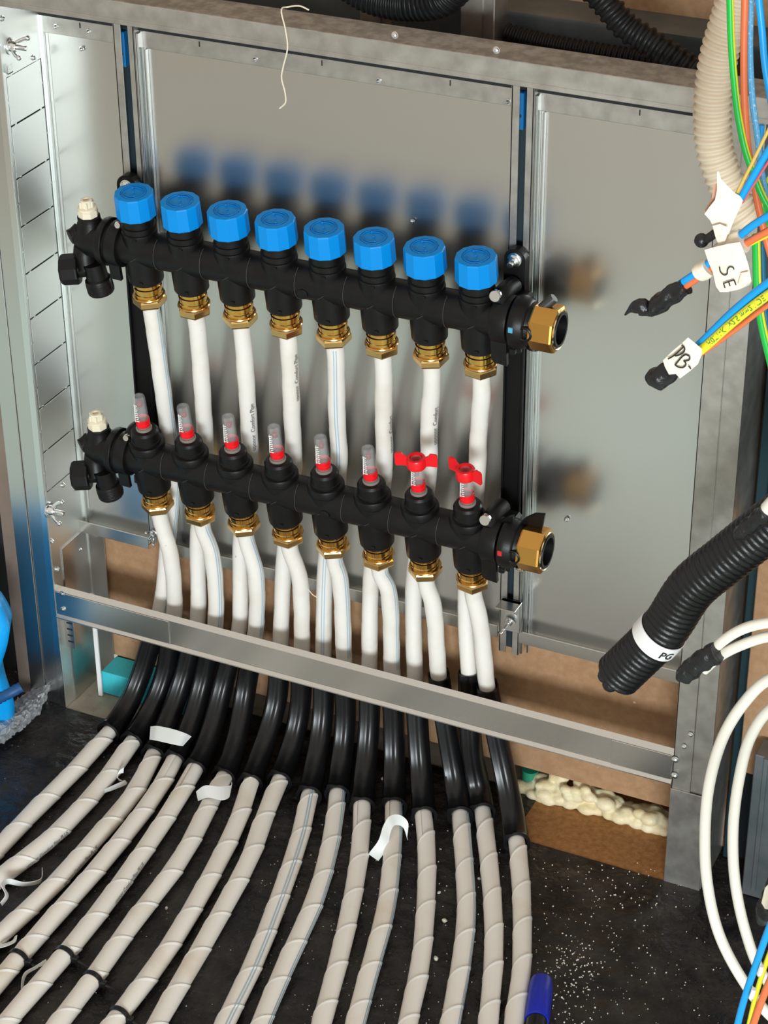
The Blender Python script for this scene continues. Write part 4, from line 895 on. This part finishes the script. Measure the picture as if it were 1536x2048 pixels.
# writing on the yellow wire
pth = spline(pxs([(1536, 590), (1470, 641), (1410, 694)], Y=YP - .003), .002); S = arclen(pth)
V, F = text_shape('H07V-K 1x2.5 mm2 VDE 0282', .0052, .0001); out_ = []
T, _, _ = frames(pth)
for v in V:
    s = S[-1] - .004 - v[0] * .95; q = np.array([np.interp(s, S, pth[:, k]) for k in range(3)]); t = nrm([np.interp(s, S, T[:, k]) for k in range(3)]); n0 = nrm(-RF - t * np.dot(-RF, t)); b0 = np.cross(t, n0)
    a_ = (v[1] - .002) / .0030 * -1; out_.append(q + (n0 * math.cos(a_) + b0 * math.sin(a_)) * .00312)
mk('green_print', out_, F, mat('green_print', (.10, .25, .03), .5), yo)
pb_ = plate('paper_label', [(1376, 675), (1390, 686), (1404, 698), (1404, 708), (1396, 728), (1380, 742), (1360, 757), (1352, 748), (1338, 749), (1330, 734), (1326, 721), (1345, 702), (1362, 688)], YP - .010, .0006, M_['label'], 'cream pink paper label handwritten PB near the right post')
px_text('PB', [[(1367, 694), (1356, 704), (1345, 713), (1336, 718)], [(1363, 690), (1369, 696), (1368, 703), (1358, 710), (1350, 712)],
               [(1350, 730), (1366, 712), (1372, 709)], [(1372, 709), (1379, 713), (1378, 720), (1367, 722)], [(1368, 722), (1372, 728), (1366, 735), (1356, 734), (1350, 730)], [(1377, 732), (1382, 738)]], YP - .0122, .00050, pb_)
sleeve('taped_wire_end', [(1300, 768), (1306, 761), (1320, 755), (1338, 744), (1352, 734)], [(0, .002), (.12, .0062), (.35, .0078), (.7, .0066), (1, .0060)], M_['etape'], 'black taped blob at the tip of the PB wires', YP)
# bottom right wires and taped end
sleeve('taped_wire_end', [(1524, 1845), (1530, 1825), (1545, 1790), (1560, 1760)], [(0, .004), (.2, .007), (1, .008)], M_['etape'], 'black taped wire end at the right edge above the lower blue wire', -.45)
plate('paper_label', [(1530, 1776), (1545, 1760), (1570, 1770), (1560, 1822), (1530, 1818), (1523, 1806)], -.47, .0006, M_['label'], 'cream label at the right edge above the lower blue wire')
wire('blue_wire', [(1570, 1780), (1536, 1862), (1510, 1935), (1488, 2000), (1470, 2070), (1455, 2130)], -.50, .0027, M_['wblue'], 'thick blue wire crossing the bottom right corner')
wire('yellow_wire', [(1590, 1790), (1540, 1905), (1516, 1975), (1500, 2040), (1488, 2100)], -.498, .0020, M_['wyellow'], 'yellow wire between blue and orange ones at the bottom right corner')
wire('orange_wire', [(1600, 1840), (1545, 1950), (1520, 2010), (1500, 2070), (1485, 2120)], -.50, .0028, M_['worange'], 'orange wire at the very bottom right corner')
o = sleeve('white_crimp', [(1519, 1950), (1524, 1932)], [(0, .0016), (1, .0016)], M_['labelw'], '', -.504); tag(o, 'upper small white bit between blue and yellow wires', 'ferrule')
o = sleeve('white_crimp', [(1502, 1996), (1508, 1978)], [(0, .0018), (1, .0018)], M_['labelw'], '', -.504); tag(o, 'lower small white bit between blue and yellow wires', 'ferrule')
# ---------------------------------------------------------------- crumbs
cb = MB()
def crumb(px, py, r):
    p = at(px, py, Z=r * .6); cb.lathe([(r * .5, -r * .6), (r, 0), (r * .5, r * .6)], p, nrm(rng.normal(size=3)), ngon=5)
for k in range(300): crumb(1060 + rng.beta(1.3, 2.2) * 430, rng.uniform(1715, 2048) , rng.uniform(.0003, .0010))
for k in range(140): crumb(rng.normal(1140, 30), rng.normal(1960, 50), rng.uniform(.0004, .0011))
for k in range(260): crumb(rng.uniform(520, 1050), rng.uniform(1640, 2048), rng.uniform(.0003, .0009))
for k in range(60): crumb(rng.uniform(0, 520), rng.uniform(1480, 2048), rng.uniform(.0003, .0008))
for x, y, r in ((765, 1557, .0022), (889, 1841, .003), (872, 1917, .003), (878, 1785, .0022), (333, 1816, .002), (958, 1757, .002)): crumb(x, y, r)
o = cb.build('floor_debris', M_['crumb']); tag(o, 'pale crumbs and dust scattered over the black floor membrane', 'debris', kind='stuff')
